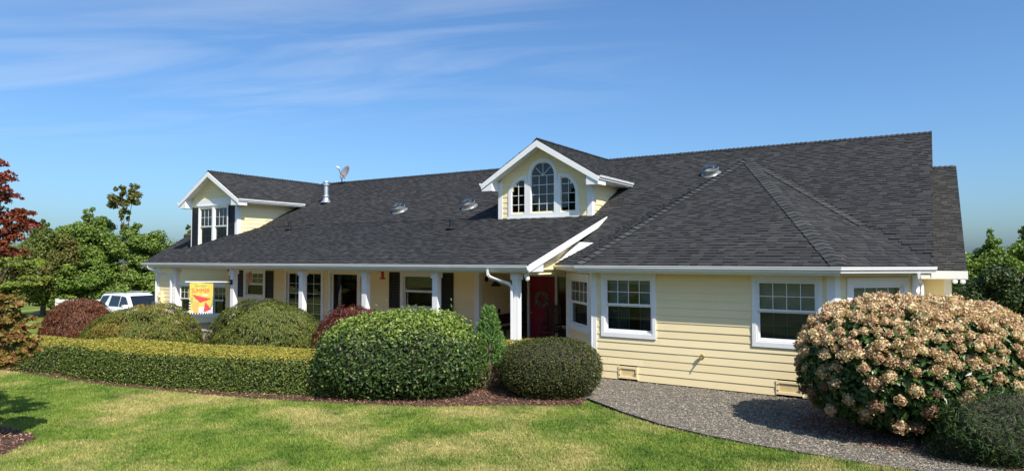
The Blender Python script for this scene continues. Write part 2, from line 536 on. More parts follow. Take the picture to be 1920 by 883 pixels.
def mesh_np(name, V, T, mats, idx=None, parent=None):
    me = bpy.data.meshes.new(name)
    V = np.ascontiguousarray(V, dtype=np.float32); T = np.ascontiguousarray(T, dtype=np.int32)
    me.vertices.add(len(V)); me.vertices.foreach_set('co', V.ravel())
    me.loops.add(T.size); me.loops.foreach_set('vertex_index', T.ravel())
    me.polygons.add(len(T)); me.polygons.foreach_set('loop_start', np.arange(0, T.size, T.shape[1], dtype=np.int32))
    for m in (mats if isinstance(mats, (list, tuple)) else [mats]):
        me.materials.append(M[m] if isinstance(m, str) else m)
    if idx is not None:
        me.polygons.foreach_set('material_index', np.ascontiguousarray(idx, dtype=np.int32))
    me.update(calc_edges=True)
    me.shade_flat()
    o = bpy.data.objects.new(name, me)
    COL.objects.link(o)
    if parent is not None:
        keep(o, parent)
    return o


def unit(a):
    return a / np.maximum(np.linalg.norm(a, axis=1, keepdims=True), 1e-9)


def leaf_geo(P, N, L, Wd, tip=None, fold=0.18):
    n = len(P)
    if tip is None:
        tip = rng.normal(size=(n, 3))
    N = unit(N)
    t = unit(tip - N * np.sum(tip * N, axis=1, keepdims=True))
    b = np.cross(N, t)
    L = np.broadcast_to(np.asarray(L, dtype=float), (n,))[:, None]
    Wd = np.broadcast_to(np.asarray(Wd, dtype=float), (n,))[:, None]
    V = np.empty((n, 4, 3))
    V[:, 0] = P - t * L * 0.5
    V[:, 1] = P + b * Wd * 0.5 + N * Wd * fold - t * L * 0.08
    V[:, 2] = P + t * L * 0.5
    V[:, 3] = P - b * Wd * 0.5 + N * Wd * fold - t * L * 0.08
    k = np.arange(n)[:, None] * 4
    T = np.concatenate([k + np.array([0, 1, 2]), k + np.array([0, 2, 3])])
    return V.reshape(-1, 3), T


# ------------------------------------------------------------------ ground shape
FWX, FWY = -math.sin(YAW), math.cos(YAW)


def sstep(a, b, x):
    t = np.clip((x - a) / (b - a), 0, 1)
    return t * t * (3 - 2 * t)


def gz(x, y):
    x = np.asarray(x, float); y = np.asarray(y, float)
    d = x * FWX + y * FWY
    z = -0.05 + 1.05 * sstep(9.2, 0.2, d) - 0.66 * sstep(-22.5, -31.5, x) - 0.9 * sstep(-45, -90, x)
    return z


def ground_sheet(name, mat, xs, ys, dz=0.0):
    X, Y = np.meshgrid(xs, ys)
    V = np.stack([X.ravel(), Y.ravel(), gz(X, Y).ravel() + dz], 1)
    nx = len(xs)
    i, j = np.meshgrid(np.arange(nx - 1), np.arange(len(ys) - 1))
    a = (j * nx + i).ravel()
    T = np.stack([a, a + 1, a + nx + 1, a + nx], 1)
    o = mesh_np(name, V, T, mat)
    o['kind'] = 'structure'
    return o


def inside(poly, x, y):
    x = np.asarray(x); y = np.asarray(y)
    r = np.zeros(x.shape, bool)
    n = len(poly)
    for i in range(n):
        x1, y1 = poly[i]; x2, y2 = poly[(i + 1) % n]
        c = ((y1 > y) != (y2 > y)) & (x < (x2 - x1) * (y - y1) / ((y2 - y1) or 1e-9) + x1)
        r ^= c
    return r


def poly_sheet(name, mat, poly, dz):      # a bed: fine triangles that follow the ground
    bm = bmesh.new()
    vs = [bm.verts.new((x, y, 0)) for x, y in poly]
    bm.faces.new(vs)
    bmesh.ops.triangulate(bm, faces=bm.faces[:])
    for _ in range(4):
        es = [e for e in bm.edges if e.calc_length() > 1.2]
        if not es: break
        bmesh.ops.subdivide_edges(bm, edges=es, cuts=1)
        bmesh.ops.triangulate(bm, faces=bm.faces[:])
    for v in bm.verts:
        v.co.z = float(gz(v.co.x, v.co.y)) + dz
    bmesh.ops.recalc_face_normals(bm, faces=bm.faces)
    me = bpy.data.meshes.new(name); bm.to_mesh(me); bm.free()
    if me.polygons[0].normal.z < 0:
        me.flip_normals()
    me.materials.append(M[mat])
    o = bpy.data.objects.new(name, me); COL.objects.link(o)
    o['kind'] = 'structure'
    return o


def axis_pts(*segs):
    r = []
    for a, b, st in segs:
        r += list(np.arange(a, b, st))
    r.append(segs[-1][1])
    return np.array(r)


ground_sheet('ground', 'lawn', axis_pts((-700, -100, 60), (-100, -40, 6), (-40, 12, 0.8), (12, 60, 6), (60, 700, 80)),
             axis_pts((-300, -20, 40), (-20, 26, 0.8), (26, 80, 6), (80, 900, 80)))

LAWN_EDGE = [(-26.0, 7.35), (-20.9, 7.62), (-18.5, 7.85), (-16.0, 8.02), (-12.3, 8.80), (-10.3, 9.42), (-8.4, 10.22), (-7.3, 11.05), (-6.5, 11.5), (-5.9, 11.95)]
GRAVEL_EDGE = [(-6.05, 12.42), (-5.1, 11.78), (-4.15, 11.25), (-3.3, 10.98), (-2.54, 10.84), (-1.3, 10.74), (-0.1, 10.70), (1.5, 10.72), (4.0, 11.0), (9.0, 11.8)]
MULCH = LAWN_EDGE + [(-6.05, 12.42), (-6.9, 13.6), (-7.4, 14.8), (-8.6, 16.2), (-9.0, 14.3), (-25.2, 14.2), (-31, 17.2), (-33.5, 15), (-30, 9)]
GRAVEL = GRAVEL_EDGE + [(9, 19), (-0.3, 19), (-0.3, 16.3), (-1.7, 14.95), (-7.0, 14.95), (-6.9, 13.6)]
BED_L = [(-13.62, 5.11), (-12.7, 5.2), (-12.2, 5.08), (-11.9, 4.75), (-11.55, 4.34), (-11.6, 3.6), (-13, 3.0), (-15, 3.2), (-15.2, 4.6)]
poly_sheet('mulch_bed', 'mulch', MULCH, 0.006)
poly_sheet('gravel_path', 'gravel', GRAVEL, 0.010)
poly_sheet('mulch_bed', 'mulch', BED_L, 0.006)
HYD_BED = [(-2.2, 12.3), (-1.2, 11.75), (0.2, 11.35), (2.0, 11.3), (4.0, 11.6), (5, 13), (4, 15), (-0.2, 15.2), (-1.9, 14.0)]
poly_sheet('mulch_bed', 'mulch', HYD_BED, 0.016)

# ------------------------------------------------------------------ the house
house = empty('house', (-14, 18, 0), 'long cream house with charcoal shingle roof, white trim and a covered front porch', 'house')


def part(o, parent=None):
    return keep(o, parent or house)


PLANKS = [0]
EXP = 0.173


def sub_intervals(iv, holes):
    out = []
    for a, b in iv:
        segs = [(a, b)]
        for h0, h1 in holes:
            ns = []
            for s0, s1 in segs:
                if h1 <= s0 or h0 >= s1:
                    ns.append((s0, s1)); continue
                if h0 > s0: ns.append((s0, h0))
                if h1 < s1: ns.append((h1, s1))
            segs = ns
        out += segs
    return [(a, b) for a, b in out if b - a > 0.015]


def lap_wall(fr, z0, z1, urange, holes, individual=True, exp=EXP, thick=0.12):
    """sheathing strips plus lap boards; urange(z)->(ua,ub); holes: list of f(z)->None|(u0,u1)"""
    sh = MB()
    allb = MB()
    nco = int(math.ceil((z1 - z0) / exp))
    boards = []
    for k in range(nco):
        a = z0 + k * exp
        b = min(a + exp, z1)
        mid = (a + b) / 2
        lo, hi = urange(a), urange(b)
        hs = [h(mid) for h in holes]
        hs = [h for h in hs if h]
        m0, m1 = max(lo[0], hi[0]), min(lo[1], hi[1])
        o0, o1 = min(lo[0], hi[0]), max(lo[1], hi[1])
        for s0, s1 in sub_intervals([(o0, o1)], hs):
            # slanted ends where a gable cuts the course
            bl = max(s0, lo[0]); br = min(s1, lo[1]); tl = max(s0, hi[0]); tr = min(s1, hi[1])
            if br - bl < 0.02: continue
            if tr - tl < 0.005: tl = tr = (bl + br) / 2
            sh.hexa([fr(bl, 0, a), fr(br, 0, a), fr(br, -thick, a), fr(bl, -thick, a), fr(tl, 0, b), fr(tr, 0, b), fr(tr, -thick, b), fr(tl, -thick, b)])
            cuts = [bl]
            if br - bl > 4.2:      # boards come in 3.66 m lengths
                c = bl + rnd.uniform(1.2, 3.4)
                while c < br - 0.5:
                    cuts.append(c); c += 3.66
            cuts.append(br)
            for q in range(len(cuts) - 1):
                x0 = cuts[q] + (0.0015 if q else 0); x1 = cuts[q + 1] - (0.0015 if q < len(cuts) - 2 else 0)
                y0 = max(x0, tl) if q == 0 else x0
                y1 = min(x1, tr) if q == len(cuts) - 2 else x1
                if y1 < y0: y0 = y1 = (y0 + y1) / 2
                tb = 0.0195 + rnd.uniform(-0.0015, 0.0015)
                e = 0.012
                hx = [fr(x0, tb, a - e), fr(x1, tb, a - e), fr(x1, 0.0005, a - e), fr(x0, 0.0005, a - e),
                      fr(y0, 0.0045, b), fr(y1, 0.0045, b), fr(y1, 0.0005, b), fr(y0, 0.0005, b)]
                boards.append(hx)
    return sh, boards


def make_wall(name, fr, z0, z1, urange, holes, individual=True, exp=EXP, mat='siding'):
    sh, boards = lap_wall(fr, z0, z1, urange, holes, individual, exp)
    w = part(sh.build(name, M[mat]))
    rest = MB()
    for hx in boards:
        if individual and PLANKS[0] < 300:
            mb = MB(); mb.hexa(hx)
            keep(mb.build('plank', M[mat]), w)
            PLANKS[0] += 1
        else:
            rest.hexa(hx)
    if rest.v:
        o = keep(rest.build('plank', M[mat]), w)
        o['kind'] = 'stuff'
    return w


def const(a, b):
    return lambda z: (a, b)


def rect_hole(u0, u1, z0, z1):
    return lambda z: (u0, u1) if z0 < z < z1 else None


def add_room(fr, u0, u1, z0, z1, parent, depth=1.0):
    mb = MB()
    w0, w1 = -0.121, -depth
    a = [fr(u0, w0, z0), fr(u1, w0, z0), fr(u1, w0, z1), fr(u0, w0, z1)]
    b = [fr(u0, w1, z0), fr(u1, w1, z0), fr(u1, w1, z1), fr(u0, w1, z1)]
    mb.add(a + b, [(4, 5, 6, 7), (0, 1, 5, 4), (1, 2, 6, 5), (2, 3, 7, 6), (3, 0, 4, 7)])
    return keep(mb.build('room_recess', M['room'], fix=False), parent)


def panes_and_grille(fr, u0, u1, z0, z1, nx, nz, w, parent, glass='glass', grille=True, bar=0.014, back=False):
    g = MB(); gw = -0.014 if back else 0.0
    for i in range(nx):
        for j in range(nz):
            a = u0 + (u1 - u0) * i / nx; b = u0 + (u1 - u0) * (i + 1) / nx
            c = z0 + (z1 - z0) * j / nz; d = z0 + (z1 - z0) * (j + 1) / nz
            e = rnd.uniform(-0.0006, 0.0006)
            mb = MB()
            mb.quad(fr(a, w + e, c), fr(b, w - e, c), fr(b, w - e, d), fr(a, w + e, d))
            keep(mb.build('pane', M[glass], fix=False), parent)
    if grille:
        for i in range(1, nx):
            a = u0 + (u1 - u0) * i / nx
            g.fbox(fr, a - bar / 2, a + bar / 2, w + 0.003 + gw, w + 0.011 + gw, z0, z1)
        for j in range(1, nz):
            c = z0 + (z1 - z0) * j / nz
            g.fbox(fr, u0, u1, w + 0.0035 + gw, w + 0.0105 + gw, c - bar / 2, c + bar / 2)
        if g.v:
            keep(g.build('grille', M['white']), parent)


def frame_rect(mb, fr, u0, u1, z0, z1, t, w0, w1, tb=None):
    tb = tb or t
    mb.fbox(fr, u0, u0 + t, w0, w1, z0 + tb, z1 - t)
    mb.fbox(fr, u1 - t, u1, w0, w1, z0 + tb, z1 - t)
    mb.fbox(fr, u0, u1, w0, w1, z1 - t, z1)
    mb.fbox(fr, u0, u1, w0, w1, z0, z0 + tb)


def add_blind(fr, u0, u1, z0, z1, w, parent, pitch=0.03):
    mb = MB()
    n = int((z1 - z0) / pitch)
    for i in range(n):
        z = z1 - i * pitch
        mb.quad(fr(u0, w, z - 0.027), fr(u1, w, z - 0.027), fr(u1, w - 0.014, z), fr(u0, w - 0.014, z))
    return keep(mb.build('blind', M['blind'], fix=False), parent)


def add_curtain(fr, u0, u1, z0, z1, w, parent):
    mb = MB()
    n = max(6, int((u1 - u0) / 0.025))
    for i in range(n):
        a = u0 + (u1 - u0) * i / n; b = u0 + (u1 - u0) * (i + 1) / n
        wa = w + 0.02 * math.sin(i * 1.9); wb = w + 0.02 * math.sin((i + 1) * 1.9)
        mb.quad(fr(a, wa, z0), fr(b, wb, z0), fr(b, wb, z1), fr(a, wa, z1))
    return keep(mb.build('curtain', M['curtain'], fix=False), parent)


def hung_window(fr, u0, u1, z0, z1, cas=0.115, nx=4, nzz=2, low_grille=True, blind=None, curtain=False, head=True, label=None, lowglass='glass_screen', sill=0.10):
    """casing outer extents u0..u1, z0..z1"""
    c = MB()
    frame_rect(c, fr, u0, u1, z0, z1, cas, -0.005, 0.042, sill)
    c.fbox(fr, u0 - 0.012, u1 + 0.012, -0.005, 0.062, z1, z1 + 0.028)
    win = part(c.build('window', M['white']))
    if label: win['label'] = label
    a, b, d, e = u0 + cas, u1 - cas, z0 + sill, z1 - cas
    f = MB(); frame_rect(f, fr, a, b, d, e, 0.035, -0.11, 0.026)
    keep(f.build('frame', M['white']), win)
    a += 0.035; b -= 0.035; d += 0.035; e -= 0.035
    m = (d + e) / 2
    s1 = MB(); frame_rect(s1, fr, a, b, m, e, 0.032, -0.035, 0.004, 0.042)
    keep(s1.build('sash', M['white']), win)
    s2 = MB(); frame_rect(s2, fr, a, b, d, m, 0.032, -0.078, -0.037, 0.045)
    keep(s2.build('sash', M['white']), win)
    panes_and_grille(fr, a + 0.03, b - 0.03, m + 0.04, e - 0.03, nx, nzz, -0.02, win)
    panes_and_grille(fr, a + 0.03, b - 0.03, d + 0.043, m - 0.03, nx, nzz, -0.055, win, lowglass, low_grille, 0.011, True)
    if blind == 'full':
        add_blind(fr, a, b, d, e, -0.15, win)
    elif blind == 'up':
        add_blind(fr, a, b, m - 0.02, e, -0.15, win)
    elif blind == 'top':
        add_blind(fr, a, b, e - 0.15, e, -0.15, win)
    if curtain:
        w = (b - a)
        add_curtain(fr, a, a + w * 0.46, d, e - 0.09, -0.2, win)
        add_curtain(fr, b - w * 0.30, b, d, e - 0.02, -0.2, win)
    add_room(fr, a - 0.03, b + 0.03, d - 0.03, e + 0.03, win)
    return win


def shutter(fr, u0, u1, z0, z1):
    mb = MB()
    t = 0.045
    mb.fbox(fr, u0, u0 + t, 0.018, 0.048, z0, z1); mb.fbox(fr, u1 - t, u1, 0.018, 0.048, z0, z1)
    for c in (z0, (z0 + z1) / 2 - t / 2, z1 - t):
        mb.fbox(fr, u0 + t, u1 - t, 0.018, 0.046, c, c + t)
    sh = part(mb.build('shutter', M['black']))
    lv = MB()
    n = int((z1 - z0) / 0.05)
    for i in range(n):
        z = z0 + (z1 - z0) * (i + 0.5) / n
        lv.hexa([fr(u0 + t, 0.040, z - 0.022), fr(u1 - t, 0.040, z - 0.022), fr(u1 - t, 0.034, z - 0.026), fr(u0 + t, 0.034, z - 0.026),
                 fr(u0 + t, 0.024, z + 0.022), fr(u1 - t, 0.024, z + 0.022), fr(u1 - t, 0.018, z + 0.018), fr(u0 + t, 0.018, z + 0.018)])
    keep(lv.build('louvre', M['black'], fix=False), sh)
    return sh


# --- walls of the wing (bay)
BAY_Y = 14.85
bl, br = -7.08, -1.74
SOF = 2.50
f_front = frame((bl, BAY_Y), (1, 0))
BW = br - bl
H1 = (0.25, 1.62, 0.975, 2.46)
H2 = (bl * -1 - 3.325, bl * -1 - 1.95, 0.975, 2.46)
in_ = lambda h: rect_hole(h[0] + 0.05, h[1] - 0.05, h[2] + 0.04, h[3] - 0.05)
make_wall('bay_wall', f_front, 0.0, SOF, const(0, BW), [in_(H1), in_(H2), rect_hole(0.70, 1.16, 0.0, 0.30), rect_hole(4.23, 4.73, 0.0, 0.30)])
hung_window(f_front, *H1, cas=0.08, curtain=True, blind='top')
hung_window(f_front, *H2, cas=0.08, blind='full')
s7 = math.sqrt(0.5)
f_left = frame((bl - 1.4, BAY_Y + 1.4), (s7, -s7))       # u runs toward the front corner
make_wall('bay_wall', f_left, 0.0, SOF, const(0, 1.98), [rect_hole(0.19, 1.74, 1.05, 2.36)])
hung_window(f_left, 0.10, 1.83, 0.975, 2.42, blind='full', low_grille=False)
f_right = frame((br, BAY_Y), (s7, s7))
make_wall('bay_wall', f_right, 0.0, SOF, const(0, 1.98), [rect_hole(0.36, 1.66, 1.05, 2.36)])
hung_window(f_right, 0.28, 1.74, 0.975, 2.42, blind='full')

# corner boards of the bay
def corner_board(x, y, d1, d2, z0, z1, w=0.125, parent=None):
    """two boards meeting at an outside corner; d1 points back along one wall, d2 along the other"""
    mb = MB()
    for d, flip in ((d1, True), (d2, False)):
        d = Vector((d[0], d[1], 0)).normalized()
        fr = frame((x, y), (-d[0], -d[1])) if flip else frame((x, y), (d[0], d[1]))
        if flip: mb.fbox(fr, -w, 0.028, 0.001, 0.029, z0, z1)
        else: mb.fbox(fr, -0.0, w, 0.001, 0.0285, z0, z1)
    return part(mb.build('corner_board', M['white']))


corner_board(bl, BAY_Y, (-s7, s7), (1, 0), -0.02, SOF)
corner_board(br, BAY_Y, (-1, 0), (s7, s7), -0.02, SOF, 0.13)
corner_board(br + 1.4, BAY_Y + 1.4, (-s7, -s7), (0, 1), -0.02, SOF, 0.14)
corner_board(bl - 1.4, BAY_Y + 1.4, (0, 1), (s7, -s7), -0.02, SOF, 0.08)

# frieze boards under the bay eave
fz = MB()
fz.fbox(f_front, 0.128, BW - 0.132, 0.001, 0.024, 2.455, SOF)
fz.fbox(f_left, 0.09, 1.85, 0.001, 0.024, 2.455, SOF)
fz.fbox(f_right, 0.135, 1.83, 0.001, 0.024, 2.455, SOF)
part(fz.build('frieze', M['soffit']))

# access hatches low on the bay wall
for u0, u1 in ((0.69, 1.17), (4.22, 4.74)):
    mb = MB(); frame_rect(mb, f_front, u0, u1, 0.02, 0.30, 0.05, 0.001, 0.034)
    h = part(mb.build('crawl_hatch', M['siding']))
    p = MB(); p.fbox(f_front, u0 + 0.052, u1 - 0.052, -0.02, 0.012, 0.072, 0.248)
    keep(p.build('panel', M['hatch']), h)
    q = MB()
    for z in (0.09, 0.21):
        q.fbox(f_front, u0 + 0.02, u0 + 0.055, 0.034, 0.040, z, z + 0.02)
    q.fbox(f_front, u1 - 0.07, u1 - 0.03, 0.034, 0.044, 0.14, 0.17)
    keep(q.build('hinge', M['brass']), h)

# garden spigot
sp = MB()
sp.lathe([(0.045, 0), (0.045, 0.012), (0.018, 0.014), (0.018, 0.10), (0.001, 0.10)], (-4.40, BAY_Y - 0.016, 0.66), (0, -1, 0), 12)
sp.tube([(-4.40, BAY_Y - 0.10, 0.66), (-4.40, BAY_Y - 0.145, 0.64), (-4.40, BAY_Y - 0.15, 0.60)], [0.018, 0.017, 0.014], 8)
sp.tube([(-4.40, BAY_Y - 0.085, 0.67), (-4.40, BAY_Y - 0.085, 0.715)], 0.008, 6)
sp.lathe([(0.001, 0), (0.035, 0.0), (0.035, 0.012), (0.001, 0.012)], (-4.40, BAY_Y - 0.085, 0.712), (0, 0, 1), 10)
tag(sp.build('spigot', M['brass']), 'small brass garden spigot sticking out of the cream wall low between the two bay windows', 'spigot')

# --- entry recess and porch walls
PY = 16.7
DY = 18.6
FLOOR = 0.22
f_porch = frame((-25.15, PY), (1, 0))
px = lambda x: x + 25.15
holes = [rect_hole(px(-22.93), px(-21.82), 1.35, 2.34), rect_hole(px(-20.5), px(-18.6), 0.3, 2.38), rect_hole(px(-18.18), px(-16.8), 0.3, 2.38), rect_hole(px(-14.78), px(-13.28), 1.20, 2.38)]
make_wall('porch_wall', f_porch, FLOOR, 2.62, const(px(-24.2), px(-11.75)), holes)
f_lamp = frame((-11.75, PY), (0, 1))
make_wall('entry_side_wall', f_lamp, FLOOR, 2.62, const(0, DY - PY), [], True)
f_door = frame((-11.75, DY), (1, 0))
make_wall('entry_wall', f_door, 2.34, 2.62, const(0, 3.4), [], False)
f_ent = frame((-8.48, DY), (0, -1))
make_wall('entry_side_wall', f_ent, FLOOR, 2.62, const(0, DY - 16.25), [], False)
corner_board(-11.75, PY, (-1, 0), (0, 1), FLOOR, 2.52, 0.15)
cb = MB()
cb.fbox(f_lamp, DY - PY - 0.16, DY - PY - 0.04, 0.001, 0.03, FLOOR, 2.52)
part(cb.build('corner_board', M['white']))

# porch windows
hung_window(f_porch, px(-23.03), px(-21.72), 1.26, 2.42, cas=0.11, nx=3, blind=None, low_grille=False)
hung_window(f_porch, px(-14.88), px(-13.18), 1.12, 2.42, cas=0.11, nx=1, nzz=1, low_grille=False, lowglass='glass_screen')
for a, b, z0, z1 in ((-23.50, -23.06, 1.32, 2.36), (-21.69, -21.25, 1.32, 2.36), (-15.36, -14.91, 1.20, 2.38), (-13.15, -12.70, 1.20, 2.38)):
    shutter(f_porch, px(a), px(b), z0, z1)


def french_unit(u0, u1, doors, zt=2.36):
    c = MB(); frame_rect(c, f_porch, u0, u1, FLOOR, zt + 0.10, 0.10, -0.005, 0.042, 0.06)
    win = part(c.build('patio_door', M['white']))
    w = (u1 - u0 - 0.2) / len(doors)
    fm = MB()
    for i, (nx, nz) in enumerate(doors):
        a = u0 + 0.1 + w * i; b = a + w
        frame_rect(fm, f_porch, a + 0.004, b - 0.004, FLOOR + 0.06, zt, 0.09, -0.06, -0.012, 0.2)
        panes_and_grille(f_porch, a + 0.085, b - 0.085, FLOOR + 0.25, zt - 0.085, nx, nz, -0.03, win, 'glass' if nx > 1 else 'glass_screen')
    keep(fm.build('frame', M['white']), win)
    add_room(f_porch, u0 + 0.08, u1 - 0.08, FLOOR, zt + 0.05, win)
    return win


french_unit(px(-20.6), px(-18.5), [(2, 5), (2, 5)])
french_unit(px(-18.25), px(-16.7), [(1, 1)])

# front door with sidelights
c = MB()
frame_rect(c, f_door, 0.25, 2.08, FLOOR, 2.34, 0.075, -0.005, 0.05, 0.03)
c.fbox(f_door, 0.60, 0.675, -0.03, 0.048, FLOOR + 0.03, 2.265)
c.fbox(f_door, 1.615, 1.69, -0.03, 0.048, FLOOR + 0.03, 2.265)
dfr = part(c.build('door_frame', M['white']))
d = MB()
d.fbox(f_door, 0.682, 1.608, -0.05, -0.006, FLOOR + 0.035, 2.258)
door = part(d.build('front_door', M['door']))
pn = MB()
for u0, u1, z0, z1 in ((0.79, 1.10, 0.42, 1.0), (1.19, 1.50, 0.42, 1.0), (0.79, 1.10, 1.12, 1.75), (1.19, 1.50, 1.12, 1.75), (0.79, 1.10, 1.86, 2.14), (1.19, 1.50, 1.86, 2.14)):
    pn.hexa([f_door(u0, -0.006, z0), f_door(u1, -0.006, z0), f_door(u1, -0.006, z1), f_door(u0, -0.006, z1),
             f_door(u0 + 0.04, 0.006, z0 + 0.04), f_door(u1 - 0.04, 0.006, z0 + 0.04), f_door(u1 - 0.04, 0.006, z1 - 0.04), f_door(u0 + 0.04, 0.006, z1 - 0.04)])
keep(pn.build('panel', M['door']), door)
kn = MB(); kn.lathe([(0.03, 0), (0.03, 0.01), (0.012, 0.012), (0.012, 0.04), (0.03, 0.05), (0.028, 0.075), (0.001, 0.08)], f_door(0.74, -0.006, 1.1), (0, -1, 0), 12)
keep(kn.build('handle', M['brass']), door)
for u0, u1 in ((0.34, 0.59), (1.70, 1.99)):
    g = MB(); g.quad(f_door(u0, -0.02, FLOOR + 0.03), f_door(u1, -0.02, FLOOR + 0.03), f_door(u1, -0.02, 2.26), f_door(u0, -0.02, 2.26))
    s = part(g.build('sidelight', M['glass'], fix=False))
    add_room(f_door, u0 - 0.02, u1 + 0.02, FLOOR, 2.28, s, 0.7)
# grey brick strip left of the door
bk = MB(); bk.fbox(f_door, -0.02, 0.25, -0.1, 0.0, FLOOR, 2.34)
bw = part(bk.build('brick_strip', M['mortar']))
for k in range(27):
    z = FLOOR + 0.005 + k * 0.078
    off = 0.0 if k % 2 else 0.10
    for a, b in ((-0.0, 0.14 - off), (0.15 - off, 0.245)):
        if b - a > 0.03:
            q = MB(); q.fbox(f_door, a + 0.003, b - 0.003, 0.0005, 0.014 + rnd.uniform(0, 0.004), z, z + 0.066)
            keep(q.build('brick', M['brick']), bw)

# --- left wing wall
f_lw = frame((-30.75, 17.6), (1, 0))
lx = lambda x: x + 30.75
make_wall('left_wing_wall', f_lw, -0.65, 2.62, const(0, lx(-25.1)), [rect_hole(lx(-28.85), lx(-27.9), 0.42, 1.66), rect_hole(lx(-26.35), lx(-25.4), 0.42, 1.66)])
hung_window(f_lw, lx(-28.97), lx(-27.78), 0.30, 1.76, cas=0.11, nx=3)
hung_window(f_lw, lx(-26.47), lx(-25.28), 0.30, 1.76, cas=0.11, nx=3, low_grille=True)
tb = MB(); tb.fbox(f_lw, lx(-27.77), lx(-26.48), 0.001, 0.030, 0.30, 0.41); tb.fbox(f_lw, lx(-27.77), lx(-26.48), 0.001, 0.030, 1.66, 1.76)
part(tb.build('window_band', M['white']))
corner_board(-30.75, 17.6, (0, 1), (1, 0), -0.65, 2.6, 0.26)
um = MB(); um.fbox(f_lw, 0.42, 0.62, 0.017, 0.14, 0.75, 1.25); um.lathe([(0.07, 0), (0.07, 0.08), (0.001, 0.09)], f_lw(0.52, 0.14, 1.08), (0, -1, 0), 14)
part(um.build('meter_box', M['soffit']))
# side face of the porch wall's left end
f_pl = frame((-24.2, 17.9), (0, -1))
make_wall('porch_side_wall', f_pl, FLOOR, 2.62, const(0, 17.9 - PY), [], False)

# --- body of the house behind (plain volumes, ends and back)
bd = MB()
bd.prism([(-0.48, 16.25, 0), (-0.48, 31.2, 0), (-0.48, 31.2, 2.7), (-0.48, 23.7, 6.4), (-0.48, 16.25, 2.75)], (-0.12, 0, 0))
bd.box(-30.6, -0.5, 31.0, 31.15, -0.6, 2.7)
bd.prism([(-30.72, 17.75, -0.65), (-30.72, 31.0, -0.65), (-30.72, 31.0, 2.7), (-30.72, 23.7, 6.3), (-30.72, 17.75, 2.8)], (0.12, 0, 0))
bd.box(-8.4, -0.4, 16.30, 16.4, 0, 2.5)
part(bd.build('outer_wall', M['siding']))
make_wall('end_wall', frame((-0.35, 16.25), (0, 1)), 0.0, 6.4, lambda z: (max(0.0, (z - 2.72) / 0.5 + 0.0), min(14.9, 14.9 - max(0.0, (z - 2.72) / 0.5))), [], False)

# --- porch deck, ceiling, beam, posts
pf = MB(); pf.box(-25.3, -8.5, 14.05, 18.6, -0.4, FLOOR)
part(pf.build('porch_floor', M['concrete']))
pc = MB(); pc.box(-25.25, -8.52, 14.12, 18.6, 2.54, 2.60)
part(pc.build('porch_ceiling', M['soffit']))
pb = MB(); pb.box(-25.2, -8.55, 14.28, 14.42, 2.46, 2.54)
part(pb.build('porch_beam', M['white']))
for x in (-23.75, -20.35, -16.87, -14.14, -11.50, -8.93):
    mb = MB()
    mb.box(x - 0.085, x + 0.085, 14.265, 14.435, FLOOR, 2.40)
    mb.box(x - 0.115, x + 0.115, 14.235, 14.465, 2.30, 2.46)
    mb.box(x - 0.11, x + 0.11, 14.24, 14.46, FLOOR - 0.0, FLOOR + 0.18)
    part(mb.build('post', M['white']))

# ------------------------------------------------------------------ roofs
ZG = 2.68
SH_COUNT = [0]
shingle_jobs = []      # (distance, hexa, parent)
CAMV = Vector((0, 0, CAM_Z))


def poly_interval(poly, v):
    xs = []
    n = len(poly)
    for i in range(n):
        (u1, v1), (u2, v2) = poly[i], poly[(i + 1) % n]
        if (v1 > v) != (v2 > v):
            xs.append(u1 + (u2 - u1) * (v - v1) / (v2 - v1))
    xs.sort()
    return [(xs[i], xs[i + 1]) for i in range(0, len(xs) - 1, 2)]


